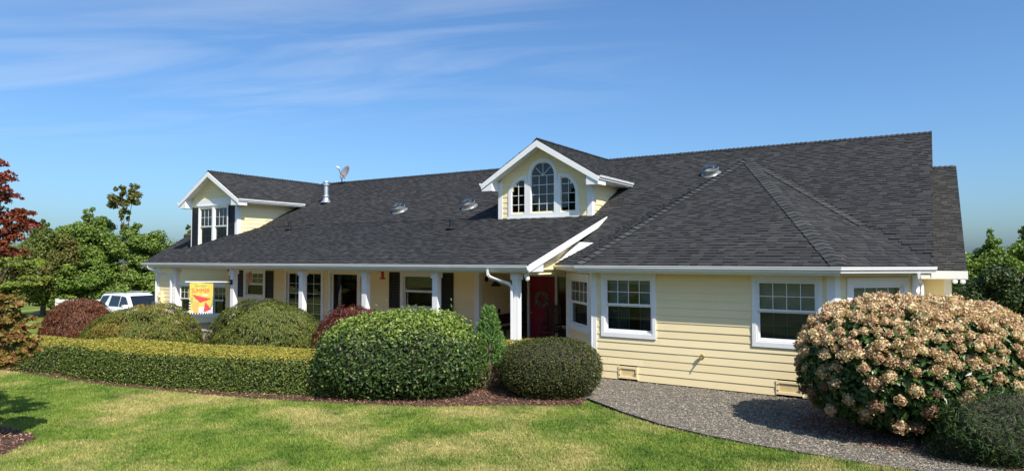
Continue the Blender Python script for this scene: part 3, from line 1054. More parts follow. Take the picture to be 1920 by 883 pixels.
def roof_plane(name, pts, eave, seed, slab=0.10, exp=0.142, mat='shingle', skip=None, collect=True):
    """pts: 3-D corners on one plane; eave=(i,j) the two corners of the low edge"""
    rr = random.Random(seed)
    P = [Vector(p) for p in pts]
    d = (P[eave[1]] - P[eave[0]]).normalized()
    nrm = None
    for i in range(len(P)):
        c = d.cross(P[i] - P[eave[0]])
        if c.length > 0.5:
            nrm = c.normalized(); break
    if nrm.z < 0: nrm = -nrm
    s = nrm.cross(d).normalized()
    if s.z < 0: s = -s
    o = P[eave[0]]
    poly = [((p - o).dot(d), (p - o).dot(s)) for p in P]
    mb = MB()
    mb.prism([p - nrm * 0.004 for p in P], (0, 0, -slab))
    ro = part(mb.build(name, M['deck']))
    if not collect: return ro
    vmax = max(v for u, v in poly)
    k = 0
    while k * exp < vmax - 0.01:
        v0 = k * exp; v1 = min(v0 + exp, vmax - 0.004)
        ia = poly_interval(poly, v0 + 0.003); ib = poly_interval(poly, max(v0 + 0.004, v1 - 0.003))
        for (a0, a1) in ia:
            best = [q for q in ib if q[0] < a1 and q[1] > a0]
            if not best:
                mid = (a0 + a1) / 2; b0 = b1 = mid
            else:
                b0, b1 = best[0][0], best[-1][1]
            u = a0 - rr.uniform(0, 0.25)
            hi = rr.random() < 0.5
            while u < a1:
                wd = rr.uniform(0.12, 0.30)
                x0, x1 = max(u, a0), min(u + wd - 0.004, a1)
                y0, y1 = max(u, b0), min(u + wd - 0.004, b1)
                if k and u + wd < b0: pass
                if x1 - x0 > 0.01:
                    if y1 < y0: y0 = y1 = min(max((x0 + x1) / 2, b0), b1)
                    t = (0.0235 if hi else 0.0115) + rr.uniform(-0.001, 0.001)
                    j = rr.uniform(-0.0015, 0.0015)
                    A = lambda uu, vv, h: o + d * uu + s * vv + nrm * h
                    hx = [A(x0, v0 + j, 0.0), A(x1, v0 + j, 0.0), A(x1, v0 + j, t), A(x0, v0 + j, t),
                          A(y0, v1 + 0.02, 0.0), A(y1, v1 + 0.02, 0.0), A(y1, v1 + 0.02, 0.0035), A(y0, v1 + 0.02, 0.0035)]
                    c = hx[0]
                    if not (skip and skip(c)):
                        shingle_jobs.append(((c - CAMV).length, hx, ro))
                u += wd
                hi = (not hi) if rr.random() < 0.75 else hi
        k += 1
    return ro


def caps(p, q, n1, n2, name='cap_shingle', exp=0.19, w=0.17, single=True):
    """bent cap shingles along a hip or ridge from p (low) to q (high)"""
    p, q = Vector(p), Vector(q)
    t = (q - p).normalized(); L = (q - p).length
    n1, n2 = Vector(n1).normalized(), Vector(n2).normalized()
    a1 = n1.cross(t); a2 = n2.cross(t)
    up = (n1 + n2).normalized()
    if a1.dot(a2) > 0: a2 = -a2
    # both wings must fall away from the ridge
    if a1.z - t.z * a1.dot(t) > 0 and a1.dot(up) > 0: a1 = -a1
    if a2.dot(up) > 0: a2 = -a2
    if a1.dot(up) > 0: a1 = -a1
    rest = MB()
    k = 0
    while k * exp < L - 0.05:
        s0 = k * exp; s1 = min(s0 + exp + 0.03, L)
        h0 = 0.055 + rnd.uniform(-0.004, 0.006); h1 = 0.022
        ww = w + rnd.uniform(-0.008, 0.008)
        def P(s, a, h): return p + t * s + a * ww + up * h
        c0 = p + t * s0 + up * (h0 + 0.008); c1 = p + t * s1 + up * (h1 + 0.008)
        vs = [P(s0, a1, h0 * 0.75), c0, P(s0, a2, h0 * 0.75), P(s1, a1, h1 * 0.75), c1, P(s1, a2, h1 * 0.75),
              P(s0, a1, 0.0), p + t * s0 + up * 0.004, P(s0, a2, 0.0)]
        fs = [(0, 1, 4, 3), (1, 2, 5, 4), (6, 7, 1, 0), (7, 8, 2, 1)]
        if single:
            mb = MB(); mb.add(vs, fs)
            o = part(mb.build(name, M['cap'], fix=False))
        else:
            rest.add(vs, fs)
        k += 1
    if not single:
        return part(rest.build(name, M['shingle'], fix=False))


mainz = lambda y: ZG + 0.5 * (y - 15.85)
RY, RZ = 23.70, ZG + 0.5 * (23.70 - 15.85)
PQ = 0.31
JY = 18.87; JZ = mainz(JY)
XL, XR = -25.40, -8.38
D_ = (-7.26, 14.40, ZG); F_ = (-1.58, 14.40, ZG); C_ = (-0.03, 15.85, ZG); E_ = (-8.60, 15.74, ZG)
A_ = (-4.73, 20.62, 5.79); B_ = (-4.73, 22.07, 5.79)
in_bay = lambda c: c.y < 22 and inside([(E_[0], E_[1]), (D_[0], D_[1]), (F_[0], F_[1]), (C_[0], C_[1]), (B_[0], B_[1])], np.array([c.x]), np.array([c.y]))[0] and c.z < mainz(c.y) + 0.02
DX = -10.62; DHW = 2.13; DZ = 6.60; DP = 0.60; DFY = 18.27; DWY = 18.70
GX = -26.62; GFY = 17.42; GWY = 17.75
under_dormer = lambda c: (DX - 1.75 < c.x < DX + 1.75 and DWY < c.y and c.z < DZ - DP * abs(c.x - DX) - 0.1)

roof_plane('main_roof', [(-8.55, 15.85, ZG), (-0.03, 15.85, ZG), (-0.03, RY, RZ), (-26.6, RY, RZ), (XL, JY, JZ), (-8.55, JY, JZ)], (0, 1), 1,
           skip=lambda c: in_bay(c) or under_dormer(c))
roof_plane('porch_roof', [(XL, 14.0, ZG), (XR, 14.0, ZG), (XR, JY, JZ), (XL, JY, JZ)], (0, 1), 2)
roof_plane('left_wing_roof', [(-31.05, 17.2, ZG), (-25.45, 17.2, ZG), (-26.6, RY - 0.02, RZ - 0.02), (-31.05, RY - 0.02, RZ - 0.02)], (0, 1), 3,
           skip=lambda c: c.x > -28.2)
roof_plane('bay_roof', [D_, F_, A_], (0, 1), 4)
roof_plane('bay_roof', [E_, D_, A_], (0, 1), 5)
roof_plane('bay_roof', [F_, C_, A_], (0, 1), 6)
sd = MB(); sd.add([A_, B_, C_, E_], [(0, 2, 1), (0, 1, 3)])
part(sd.build('bay_roof', M['deck'], fix=False))
# dormer and gable roofs: right and left slopes
def gable_roof(nm, x, fy, zr, hw, pitch, seed, meet, xl_only=False):
    ze = zr - pitch * hw
    ye = meet(ze); yr = meet(zr) - 0.02
    roof_plane(nm, [(x + hw, fy, ze), (x + hw, ye, ze), (x, yr, zr), (x, fy, zr)], (0, 1), seed)
    roof_plane(nm, [(x - hw, ye, ze), (x - hw, fy, ze), (x, fy, zr), (x, yr, zr)], (0, 1), seed + 1)


meet_main = lambda z: 15.85 + (z - ZG) / 0.5
gable_roof('dormer_roof', DX, DFY, DZ, DHW, DP, 10, meet_main)
gable_roof('gable_roof', GX, GFY, DZ, DHW, DP, 20, meet_main)
# back slopes
bs = MB()
bs.prism([(-31.05, RY, RZ), (-0.03, RY, RZ), (-0.03, 31.6, ZG), (-31.05, 31.6, ZG)], (0, 0, -0.1))
part(bs.build('back_roof', M['shingle']))
# rear addition on the right
roof_plane('addition_roof', [(-0.3, 18.65, 2.55), (0.60, 18.65, 2.55), (0.60, 25.3, 5.72), (-0.3, 25.3, 5.72)], (0, 1), 30)
ad = MB(); ad.prism([(-0.3, 25.3, 5.72), (0.6, 25.3, 5.72), (0.6, 30.5, 3.2), (-0.3, 30.5, 3.2)], (0, 0, -0.1))
part(ad.build('back_roof', M['shingle']))
f_add = frame((-0.34, 19.05), (1, 0))
make_wall('addition_wall', f_add, 0.0, 2.5, const(0, 0.62), [], False)
am = MB(); am.prism([(0.155, 19.06, 0), (0.155, 30, 0), (0.155, 30, 3.2), (0.155, 25.3, 5.5), (0.155, 19.06, 2.6)], (-0.1, 0, 0))
part(am.build('outer_wall', M['siding']))
make_wall('end_wall', frame((0.28, 19.06), (0, 1)), 0.0, 5.5, lambda z: (max(0.0, (z - 2.55) / 0.477), min(11.4, 11.4 - max(0.0, (z - 3.15) / 0.46))), [], False)
corner_board(0.28, 19.05, (-1, 0), (0, 1), 0, 2.45, 0.13)
af = MB(); af.box(-0.3, 0.62, 18.60, 18.64, 2.36, 2.545); af.box(-0.3, 0.58, 18.64, 19.05, 2.34, 2.37)
part(af.build('fascia', M['white']))
bkt = MB()
for x in (0.37, 0.52):
    bkt.lathe([(0.055, 0), (0.055, 0.05), (0.03, 0.06), (0.001, 0.06)], (x, 18.66, 2.30), (0, -1, 0), 14)
part(bkt.build('bracket', M['white']))

# lay the shingles: the 300 that show largest as objects, the rest joined
shingle_jobs.sort(key=lambda j: j[0])
FS = [(6, 7, 3, 2), (0, 1, 2, 3), (2, 1, 5, 6), (0, 3, 7, 4)]
allv, allf = [], []
for i, (dist, hx, ro) in enumerate(shingle_jobs):
    if i < 300:
        mb = MB(); mb.add(hx, FS)
        keep(mb.build('shingle', M['shingle'], fix=False), ro)
    else:
        o = len(allv)
        allv.extend(hx); allf.extend([tuple(a + o for a in f) for f in FS])
V = np.array([tuple(v) for v in allv]); T = np.array(allf)
o = mesh_np('roof_shingles', V, T, 'shingle', parent=house)
o['kind'] = 'stuff'

nl = Vector((-0.55, -0.3, 0.8))
def pn_(a, b, c):
    n = (Vector(b) - Vector(a)).cross(Vector(c) - Vector(a)).normalized()
    return n if n.z > 0 else -n
N_front, N_left, N_right = pn_(D_, F_, A_), pn_(E_, D_, A_), pn_(F_, C_, A_)
caps(D_, A_, N_front, N_left)
caps(F_, A_, N_front, N_right)
caps(tuple(Vector(C_).lerp(Vector(A_), 0.28)), A_, N_right, pn_(A_, B_, C_))
caps((-0.03, RY, RZ), (-26.6, RY, RZ), (0, -0.5, 1), (0, 0.5, 1), 'ridge_cap', 0.145, 0.14, False)
for gx, fy in ((DX, DFY), (GX, GFY)):
    caps((gx, fy, DZ), (gx, meet_main(DZ), DZ), (0.6, 0, 1), (-0.6, 0, 1), 'ridge_cap', 0.145, 0.13, False)
caps((-0.3, 25.3, 5.72), (0.6, 25.3, 5.72), (0, -0.5, 1), (0, 0.5, 1), 'ridge_cap', 0.145, 0.13, False)

# --- eaves: gutters, fascia and soffits
def gutter(path, z, h=0.125, w=0.115, name='gutter'):
    """K-style gutter run along plan points; outside lies on the right of travel"""
    prof = [(0.0, 0.0), (0.002, -h), (0.062, -h), (0.074, -h * 0.72), (0.104, -h * 0.45), (0.108, -h * 0.12), (w, -h * 0.10), (w, 0.0), (w - 0.012, 0.002), (w - 0.016, -0.02), (0.012, -0.02)]
    pts = [Vector((x, y, 0)) for x, y in path]
    offs = []
    for i, p in enumerate(pts):
        ds = []
        if i: ds.append((p - pts[i - 1]).normalized())
        if i < len(pts) - 1: ds.append((pts[i + 1] - p).normalized())
        ns = [Vector((d.y, -d.x, 0)) for d in ds]
        m = sum(ns, Vector()).normalized()
        m = m / max(0.3, m.dot(ns[0]))
        offs.append(m)
    n = len(prof)
    mb = MB(); vs = []
    for p, m in zip(pts, offs):
        for w_, z_ in prof:
            vs.append(p + m * w_ + Vector((0, 0, z + z_)))
    fs = []
    for i in range(len(pts) - 1):
        for k in range(n):
            k2 = (k + 1) % n
            fs.append((i * n + k, i * n + k2, (i + 1) * n + k2, (i + 1) * n + k))
    fs.append(tuple(range(n))[::-1]); fs.append(tuple((len(pts) - 1) * n + k for k in range(n)))
    mb.add(vs, fs)
    return part(mb.build(name, M['gutter']))


GTOP = ZG - 0.012
gutter([(XL - 0.0, 14.03), (XR + 0.0, 14.03)], GTOP)
gutter([(E_[0] + 0.02, E_[1] + 0.05), (D_[0] + 0.005, 14.43), (F_[0] - 0.005, 14.43), (C_[0] - 0.02, C_[1] + 0.05)], GTOP)
gutter([(-31.0, 17.23), (-25.5, 17.23)], GTOP)
so = MB()
so.prism([(-8.5, 15.9, SOF), (-7.2, 14.47, SOF), (-1.62, 14.47, SOF), (-0.1, 15.9, SOF), (-0.1, 16.3, SOF), (-1.74, 14.9, SOF), (-7.08, 14.9, SOF), (-8.45, 16.25, SOF)], (0, 0, 0.03))
so.box(-31.0, -25.1, 17.28, 17.62, 2.50, 2.53)
part(so.build('soffit', M['soffit']))
fa = MB()
fa.box(XL, XR, 14.035, 14.055, 2.50, ZG - 0.03)
fa.box(D_[0], F_[0], 14.435, 14.455, 2.50, ZG - 0.03)
part(fa.build('fascia', M['white']))


def rake(p, q, out, h=0.19, t=0.03, drop=0.0, name='rake_board'):
    """board under a sloped roof edge from p to q; out = outward direction"""
    p, q = Vector(p) - Vector((0, 0, drop)), Vector(q) - Vector((0, 0, drop))
    o_ = Vector(out).normalized() * t
    mb = MB()
    mb.hexa([p - Vector((0, 0, h)), q - Vector((0, 0, h)), q - Vector((0, 0, h)) + o_, p - Vector((0, 0, h)) + o_, p, q, q + o_, p + o_])
    return part(mb.build(name, M['white']))


# right end of the porch roof
rake((XR + 0.002, 14.0, ZG), (XR + 0.002, JY - 0.28, JZ - 0.28 * PQ), (1, 0, 0), 0.165, 0.03, 0.012)
rb = MB()
rb.prism([(-8.62, 14.15, 2.54), (-8.62, 16.2, 2.54), (-8.62, 18.2, 3.86), (-8.62, 14.15, 2.62)], (-0.08, 0, 0))
part(rb.build('outer_wall', M['siding']))
f_pe = frame((-8.60, 14.0), (0, 1))
pw = MB()
for k in range(9):
    z = 2.42 + k * EXP
    ya = max(14.2, 14.0 + (z + 0.12 - ZG) / PQ); yb = 18.4
    if z > 2.6: yb = min(yb, 18.3)
    ztop = z + EXP
    yt = max(14.2, 14.0 + (ztop + 0.1 - ZG) / PQ)
    if yt > yb: break
    pw.hexa([f_pe(ya - 14, 0.016, z), f_pe(yb - 14, 0.016, z), f_pe(yb - 14, 0.0, z), f_pe(ya - 14, 0.0, z), f_pe(yt - 14, 0.004, ztop), f_pe(yb - 14, 0.004, ztop), f_pe(yb - 14, 0, ztop), f_pe(yt - 14, 0, ztop)])
part(pw.build('porch_end_wall', M['siding']))
# boxed return at the low end of the porch roof and of the wing roof
bx = MB()
bx.prism([(XR - 0.30, 14.06, 2.505), (XR - 0.30, 14.75, 2.505), (XR - 0.30, 14.75, 2.83), (XR - 0.30, 14.06, 2.62)], (0.295, 0, 0))
part(bx.build('eave_return', M['white']))
rake((-8.62, 15.78, ZG - 0.01), (-8.62, 17.35, mainz(17.35) - 0.01), (-1, 0, 0), 0.20, 0.03, 0.0)
sk = MB()
za, zb = 15.80, 16.95
sk.hexa([(-8.53, za, mainz(za) - 0.02), (-8.17, za, mainz(za) - 0.0), (-8.05, zb, mainz(zb) + 0.0), (-8.53, zb, mainz(zb) - 0.02),
         (-8.53, za, mainz(za) + 0.07), (-8.17, za, mainz(za) + 0.035), (-8.05, zb, mainz(zb) + 0.035), (-8.53, zb, mainz(zb) + 0.07)])
part(sk.build('skirt_board', M['white']))
wb = MB(); wb.prism([(-8.60, 15.80, 2.50), (-8.60, 17.3, 3.15), (-8.60, 17.3, 3.38), (-8.60, 15.8, 2.64)], (0.06, 0, 0))
part(wb.build('eave_return', M['white']))
# left end of the porch roof and the left wing roof
rake((XL - 0.002, 14.0, ZG), (XL - 0.002, JY, JZ), (-1, 0, 0), 0.18, 0.03, 0.02)
rake((-31.052, 17.2, ZG), (-31.052, RY, RZ), (-1, 0, 0), 0.18, 0.03, 0.02)
rake((-0.10, 15.9, ZG - 0.06), (-0.10, RY, RZ - 0.06), (1, 0, 0), 0.16, 0.02, 0.03)
rake((0.54, 18.7, 2.50), (0.54, 25.3, 5.66), (1, 0, 0), 0.16, 0.02, 0.03)
# metal drip edge on the right rake


def gable_trim(x, fy, wy, hw, wall_hw, zr, pitch, zret):
    ze = zr - pitch * hw
    for sgn in (-1, 1):
        mb = MB()
        p = [(x, fy, zr - 0.03), (x + sgn * hw, fy, ze - 0.03), (x + sgn * hw, fy, ze - 0.20), (x, fy, zr - 0.235)]
        mb.prism(p, (0, -0.03, 0))
        part(mb.build('rake_board', M['white']))
        # sloped soffit behind the board
        s = MB()
        s.prism([(x, fy + 0.001, zr - 0.15), (x + sgn * hw, fy + 0.001, ze - 0.15), (x + sgn * hw, fy + 0.001, ze - 0.17), (x, fy + 0.001, zr - 0.17)], (0, wy - fy, 0))
        part(s.build('soffit', M['white']))
        # boxed return
        r = MB()
        xi, xo = x + sgn * (wall_hw + 0.02), x + sgn * (hw - 0.005)
        r.prism([(xi, fy + 0.002, zret), (xo, fy + 0.002, zret), (xo, fy + 0.002, ze - 0.06), (xi, fy + 0.002, ze + pitch * (hw - wall_hw) - 0.16)], (0, wy - fy + 0.1, 0))
        part(r.build('eave_return', M['white']))


gable_trim(DX, DFY, DWY, DHW, 1.70, DZ, DP, 5.06)
gable_trim(GX, GFY, GWY, DHW, 1.62, DZ, DP, 5.06)
for gx, fy in ((DX, DFY), (GX, GFY)):
    ze = DZ - DP * DHW
    ye = meet_main(ze - 0.13)
    gutter([(gx + DHW - 0.03, fy - 0.02), (gx + DHW - 0.03, ye)], ze + 0.0, 0.12)
    gutter([(gx - DHW + 0.03, ye), (gx - DHW + 0.03, fy - 0.02)], ze + 0.0, 0.12)
    s = MB(); s.box(gx + 1.6, gx + DHW - 0.03, fy + 0.1, ye, ze - 0.16, ze - 0.12)
    part(s.build('soffit', M['white']))

# --- dormer front walls
def gable_range(x0, hw, zr, pitch, cut):
    def f(z):
        h = min(hw, max(0.0, (zr - cut - z) / pitch))
        return (x0 - h, x0 + h)
    return f


f_d = frame((DX - 1.70, DWY), (1, 0))
CX0 = 1.70 - 0.03
CZ0, CSP, CR = 4.29, 5.50, 0.43
SIDE_IN, SIDE_OUT = 0.665, 1.185
def hole_c(z):
    if z < CZ0: return None
    if z <= CSP: return (CX0 - CR, CX0 + CR)
    q = (CR + 0.03) ** 2 - (z - CSP) ** 2
    return (CX0 - math.sqrt(q), CX0 + math.sqrt(q)) if q > 0 else None
def side_edge(z):
    if z < CZ0: return None
    if z < 4.90: return SIDE_OUT
    q = 1 - ((z - 4.90) / 0.52) ** 2
    return SIDE_IN + (SIDE_OUT - SIDE_IN) * math.sqrt(q) if q > 0 else None
def hole_r(z):
    e = side_edge(z); return (CX0 + SIDE_IN, CX0 + e) if e else None
def hole_l(z):
    e = side_edge(z); return (CX0 - e, CX0 - SIDE_IN) if e else None
make_wall('dormer_wall', f_d, 4.0, 6.42, gable_range(1.70, 1.70, DZ, DP, 0.16), [hole_c, hole_r, hole_l], True)


def arch_outline(which, grow=0.0, n=18):
    pts = []
    if which == 'c':
        r = CR + grow
        pts = [(CX0 - r, CZ0 - grow), (CX0 + r, CZ0 - grow)]
        pts += [(CX0 + r * math.cos(math.pi * i / (2 * n)), CSP + r * math.sin(math.pi * i / (2 * n))) for i in range(2 * n + 1)]
    else:
        sg = 1 if which == 'r' else -1
        a, b = SIDE_OUT - SIDE_IN + grow, 0.52 + grow
        pts = [(CX0 + sg * (SIDE_IN - min(grow, 0.12)), CZ0 - grow), (CX0 + sg * (SIDE_OUT + grow), CZ0 - grow)]
        pts += [(CX0 + sg * (SIDE_IN + a * math.cos(math.pi / 2 * i / n)), 4.90 + b * math.sin(math.pi / 2 * i / n)) for i in range(n + 1)]
        pts += [(CX0 + sg * (SIDE_IN - min(grow, 0.12)), 4.90 + b)]
    return pts


def ring_f(mb, fr, outer, inner, w0, w1):
    mb.ring([fr(u, w0, z) for u, z in outer], [fr(u, w0, z) for u, z in inner], fr.n * (w1 - w0))


for which in 'lcr':
    mb = MB()
    ring_f(mb, f_d, arch_outline(which, 0.112 if which == 'c' else 0.108), arch_outline(which, 0.0), 0.0 if which == 'c' else 0.002, 0.043 if which == 'c' else 0.040)
    win = part(mb.build('arched_window', M['white']))
    sash = MB()
    ring_f(sash, f_d, arch_outline(which, 0.001), arch_outline(which, -0.010), -0.08, 0.012)
    keep(sash.build('sash', M['white']), win)
    g = MB(); bar = 0.016
    ol = arch_outline(which, -0.028)
    if which == 'c':
        xs = [CX0 - CR + 2 * CR * i / 3 for i in range(1, 3)]
        zs = [CZ0 + (CSP - CZ0) * i / 4 for i in range(1, 5)]
        for x in xs: g.fbox(f_d, x - bar / 2, x + bar / 2, -0.022, -0.012, CZ0 + 0.03, CSP)
        for z in zs: g.fbox(f_d, CX0 - CR + 0.03, CX0 + CR - 0.03, -0.0225, -0.0115, z - bar / 2, z + bar / 2)
        for a in (45, 90, 135):
            c_, s_ = math.cos(R(a)), math.sin(R(a))
            q = 0.008
            g.hexa([f_d(CX0 - s_ * q, -0.023, CSP + c_ * q), f_d(CX0 + s_ * q, -0.023, CSP - c_ * q), f_d(CX0 + s_ * q, -0.011, CSP - c_ * q), f_d(CX0 - s_ * q, -0.011, CSP + c_ * q),
                    f_d(CX0 + c_ * 0.385 - s_ * q, -0.023, CSP + s_ * 0.385 + c_ * q), f_d(CX0 + c_ * 0.385 + s_ * q, -0.023, CSP + s_ * 0.385 - c_ * q), f_d(CX0 + c_ * 0.385 + s_ * q, -0.011, CSP + s_ * 0.385 - c_ * q), f_d(CX0 + c_ * 0.385 - s_ * q, -0.011, CSP + s_ * 0.385 + c_ * q)])
        for i in range(3):
            for j in range(4):
                a, b = CX0 - CR + 2 * CR * i / 3, CX0 - CR + 2 * CR * (i + 1) / 3
                c_, d_ = CZ0 + (CSP - CZ0) * j / 4, CZ0 + (CSP - CZ0) * (j + 1) / 4
                p = MB(); e = rnd.uniform(-0.0008, 0.0008)
                p.quad(f_d(a, -0.03 + e, c_), f_d(b, -0.03 - e, c_), f_d(b, -0.03, d_), f_d(a, -0.03, d_))
                keep(p.build('pane', M['glass'], fix=False), win)
        for i in range(4):
            p = MB(); m_ = 6
            vs = [f_d(CX0, -0.03, CSP)] + [f_d(CX0 + CR * math.cos(R(45 * i + 45 * k / m_)), -0.03, CSP + CR * math.sin(R(45 * i + 45 * k / m_))) for k in range(m_ + 1)]
            p.add(vs, [tuple(range(m_ + 2))])
            keep(p.build('pane', M['glass'], fix=False), win)
    else:
        sg = 1 if which == 'r' else -1
        xm = (SIDE_IN + SIDE_OUT) / 2
        zs = [CZ0 + 0.3 * i for i in range(1, 4)]
        g.fbox(f_d, *sorted((CX0 + sg * xm - bar / 2, CX0 + sg * xm + bar / 2)), -0.022, -0.012, CZ0 + 0.03, 5.32)
        for z in zs:
            e = side_edge(z) or SIDE_OUT
            g.fbox(f_d, *sorted((CX0 + sg * (SIDE_IN + 0.03), CX0 + sg * (e - 0.02))), -0.0225, -0.0115, z - bar / 2, z + bar / 2)
        lv = [CZ0] + zs + [5.41]
        for j in range(4):
            for a, b in ((SIDE_IN, xm), (xm, SIDE_OUT)):
                z0, z1 = lv[j], lv[j + 1]
                top = []
                for k in range(5):
                    u = a + (b - a) * k / 4
                    zt = z1
                    if u > SIDE_IN:
                        q = 1 - ((u - SIDE_IN) / (SIDE_OUT - SIDE_IN)) ** 2
                        zt = min(z1, 4.90 + 0.52 * math.sqrt(max(0, q)))
                    top.append((u, max(zt, z0 + 0.002)))
                p = MB()
                vs = [f_d(CX0 + sg * a, -0.03, z0), f_d(CX0 + sg * b, -0.03, z0)] + [f_d(CX0 + sg * u, -0.03, z) for u, z in top[::-1]]
                p.add(vs, [tuple(range(len(vs)))[::sg]])
                keep(p.build('pane', M['glass'], fix=False), win)
    keep(g.build('grille', M['white']), win)
    if which == 'c': add_room(f_d, CX0 - 0.54, CX0 + 0.54, 4.2, 6.04, win, 1.2)
    elif which == 'r': add_room(f_d, CX0 + 0.56, CX0 + 1.24, 4.2, 5.56, win, 0.9)
    else: add_room(f_d, CX0 - 1.24, CX0 - 0.56, 4.2, 5.56, win, 0.9)
am = MB()
am.fbox(f_d, CX0 - 1.33, CX0 + 1.33, 0.001, 0.055, 4.085, 4.178)      # apron below the three lights
am.fbox(f_d, CX0 - 0.56, CX0 - 0.525, 0.001, 0.036, 4.18, 5.3); am.fbox(f_d, CX0 + 0.525, CX0 + 0.56, 0.001, 0.036, 4.18, 5.3)
part(am.build('window_apron', M['white']))
corner_board(DX - 1.70, DWY, (0, 1), (1, 0), 4.0, 5.35, 0.14)
corner_board(DX + 1.70, DWY, (-1, 0), (0, 1), 4.0, 5.35, 0.14)
fl = MB(); fl.fbox(f_d, 0.0, 3.40, 0.0, 0.03, 4.05, 4.084)
part(fl.build('flashing', M['white']))
# dormer side walls
for nm, sgn, gx, wy, hw in (('dormer_side_wall', 1, DX, DWY, 1.70), ('dormer_side_wall', -1, DX, DWY, 1.70)):
    fr = frame((gx + hw, wy), (0, 1)) if sgn > 0 else frame((gx - hw, 23.0), (0, -1))
    def ur(z, sgn=sgn, wy=wy):
        e = meet_main(z) - wy
        return (0, max(0.05, e)) if sgn > 0 else (23.0 - wy - max(0.05, e), 23.0 - wy)
    make_wall(nm, fr, 4.0, 5.30, ur, [], sgn > 0)

# left gable front
f_g = frame((GX - 1.62, GWY), (1, 0))
gxu = lambda x: x - (GX - 1.62)
make_wall('gable_wall', f_g, 2.6, 6.42, gable_range(1.62, 1.62, DZ, DP, 0.16), [rect_hole(gxu(-27.62), gxu(-26.72), 3.36, 5.05), rect_hole(gxu(-26.62), gxu(-25.70), 3.36, 5.05)])
hung_window(f_g, gxu(-27.72), gxu(-26.665), 3.26, 5.13, cas=0.055, nx=3)
hung_window(f_g, gxu(-26.655), gxu(-25.60), 3.26, 5.13, cas=0.055, nx=3)
shutter(f_g, gxu(-28.17), gxu(-27.76), 3.34, 5.10)
shutter(f_g, gxu(-25.56), gxu(-25.13), 3.34, 5.10)
corner_board(GX - 1.62, GWY, (0, 1), (1, 0), 2.6, 5.3, 0.12)
corner_board(GX + 1.62, GWY, (-1, 0), (0, 1), 3.3, 5.3, 0.14)
fh = MB(); fh.fbox(f_g, 0.3, 2.94, 0.001, 0.03, 5.162, 5.42)
part(fh.build('window_head', M['white']))
fr = frame((GX + 1.62, GWY), (0, 1))
make_wall('gable_side_wall', fr, 3.3, 5.30, lambda z: (0, max(0.05, meet_main(z) - GWY)), [], True)
fr = frame((GX - 1.62, 23.0), (0, -1))
make_wall('gable_side_wall', fr, 2.7, 5.30, lambda z: (0.5, 23.0 - GWY), [], False)

# --- downspouts
def downspout(pts, r=0.042):
    mb = MB(); mb.tube(pts, r, 4)
    return part(mb.build('downspout', M['gutter']))


downspout([(-9.55, 13.97, 2.56), (-9.55, 13.98, 2.42), (-9.50, 14.0, 2.36), (-9.05, 14.16, 2.20), (-8.98, 14.2, 2.12), (-8.98, 14.2, 0.25)])
downspout([(-25.0, 13.97, 2.56), (-25.0, 14.0, 2.45), (-24.0, 14.18, 2.22), (-23.85, 14.2, 2.12), (-23.85, 14.2, 0.25)])
downspout([(-30.65, 17.16, 2.56), (-30.65, 17.18, 2.44), (-30.6, 17.5, 2.25), (-30.6, 17.52, -0.5)])
downspout([(-0.30, 15.60, 2.56), (-0.30, 15.62, 2.46), (-0.27, 16.10, 2.34), (-0.25, 16.12, 2.24), (-0.25, 16.12, 0.0)])

# --- things on the roof
def on_main(x, y): return Vector((x, y, mainz(y)))
def on_porch(x, y): return Vector((x, y, ZG + PQ * (y - 14.0)))


def sun_tube(p, nrm):
    nrm = Vector(nrm).normalized()
    mb = MB()
    mb.lathe([(0.32, 0.016), (0.28, 0.03), (0.235, 0.04), (0.225, 0.15), (0.255, 0.155), (0.255, 0.19), (0.235, 0.192)], p, nrm, 24)
    t = part(mb.build('skylight_tube', M['chrome'], smooth=False))
    dm = MB()
    dm.lathe([(0.235 * math.cos(R(a)), 0.19 + 0.17 * math.sin(R(a))) for a in (0, 15, 30, 45, 60, 75, 90)], p, nrm, 24)
    keep(dm.build('dome', M['glass'], smooth=True), t)
    inn = MB(); inn.lathe([(0.225, 0.17), (0.12, 0.10), (0.001, 0.08)], p, nrm, 16)
    keep(inn.build('reflector', M['chrome'], smooth=True), t)
    return t


sun_tube(on_main(-17.75, 19.85), (0, -0.5, 1))
sun_tube(on_main(-14.42, 19.90), (0, -0.5, 1))
sun_tube(on_main(-6.05, 21.55), (0, -0.5, 1))
for p in (on_porch(-22.25, 18.20), on_porch(-13.47, 17.55)):
    mb = MB()
    mb.lathe([(0.20, 0.02), (0.09, 0.05), (0.062, 0.09), (0.058, 0.34), (0.05, 0.345), (0.045, 0.30)], p, (0, 0, 1), 14)
    part(mb.build('vent_pipe', M['black']))
p = on_main(-23.42, 21.2)
mb = MB()
K8 = 0.78
mb.lathe([(r_ * K8, h_) for r_, h_ in [(0.34, 0.0), (0.20, 0.10), (0.155, 0.25), (0.16, 0.27), (0.22, 0.28), (0.22, 0.30), (0.13, 0.33), (0.13, 0.78), (0.20, 0.80), (0.20, 0.86), (0.15, 0.87), (0.15, 0.91), (0.20, 0.92), (0.19, 0.97), (0.001, 1.0)]], p, (0, 0, 1), 18)
part(mb.build('flue_pipe', M['galv'], smooth=False))

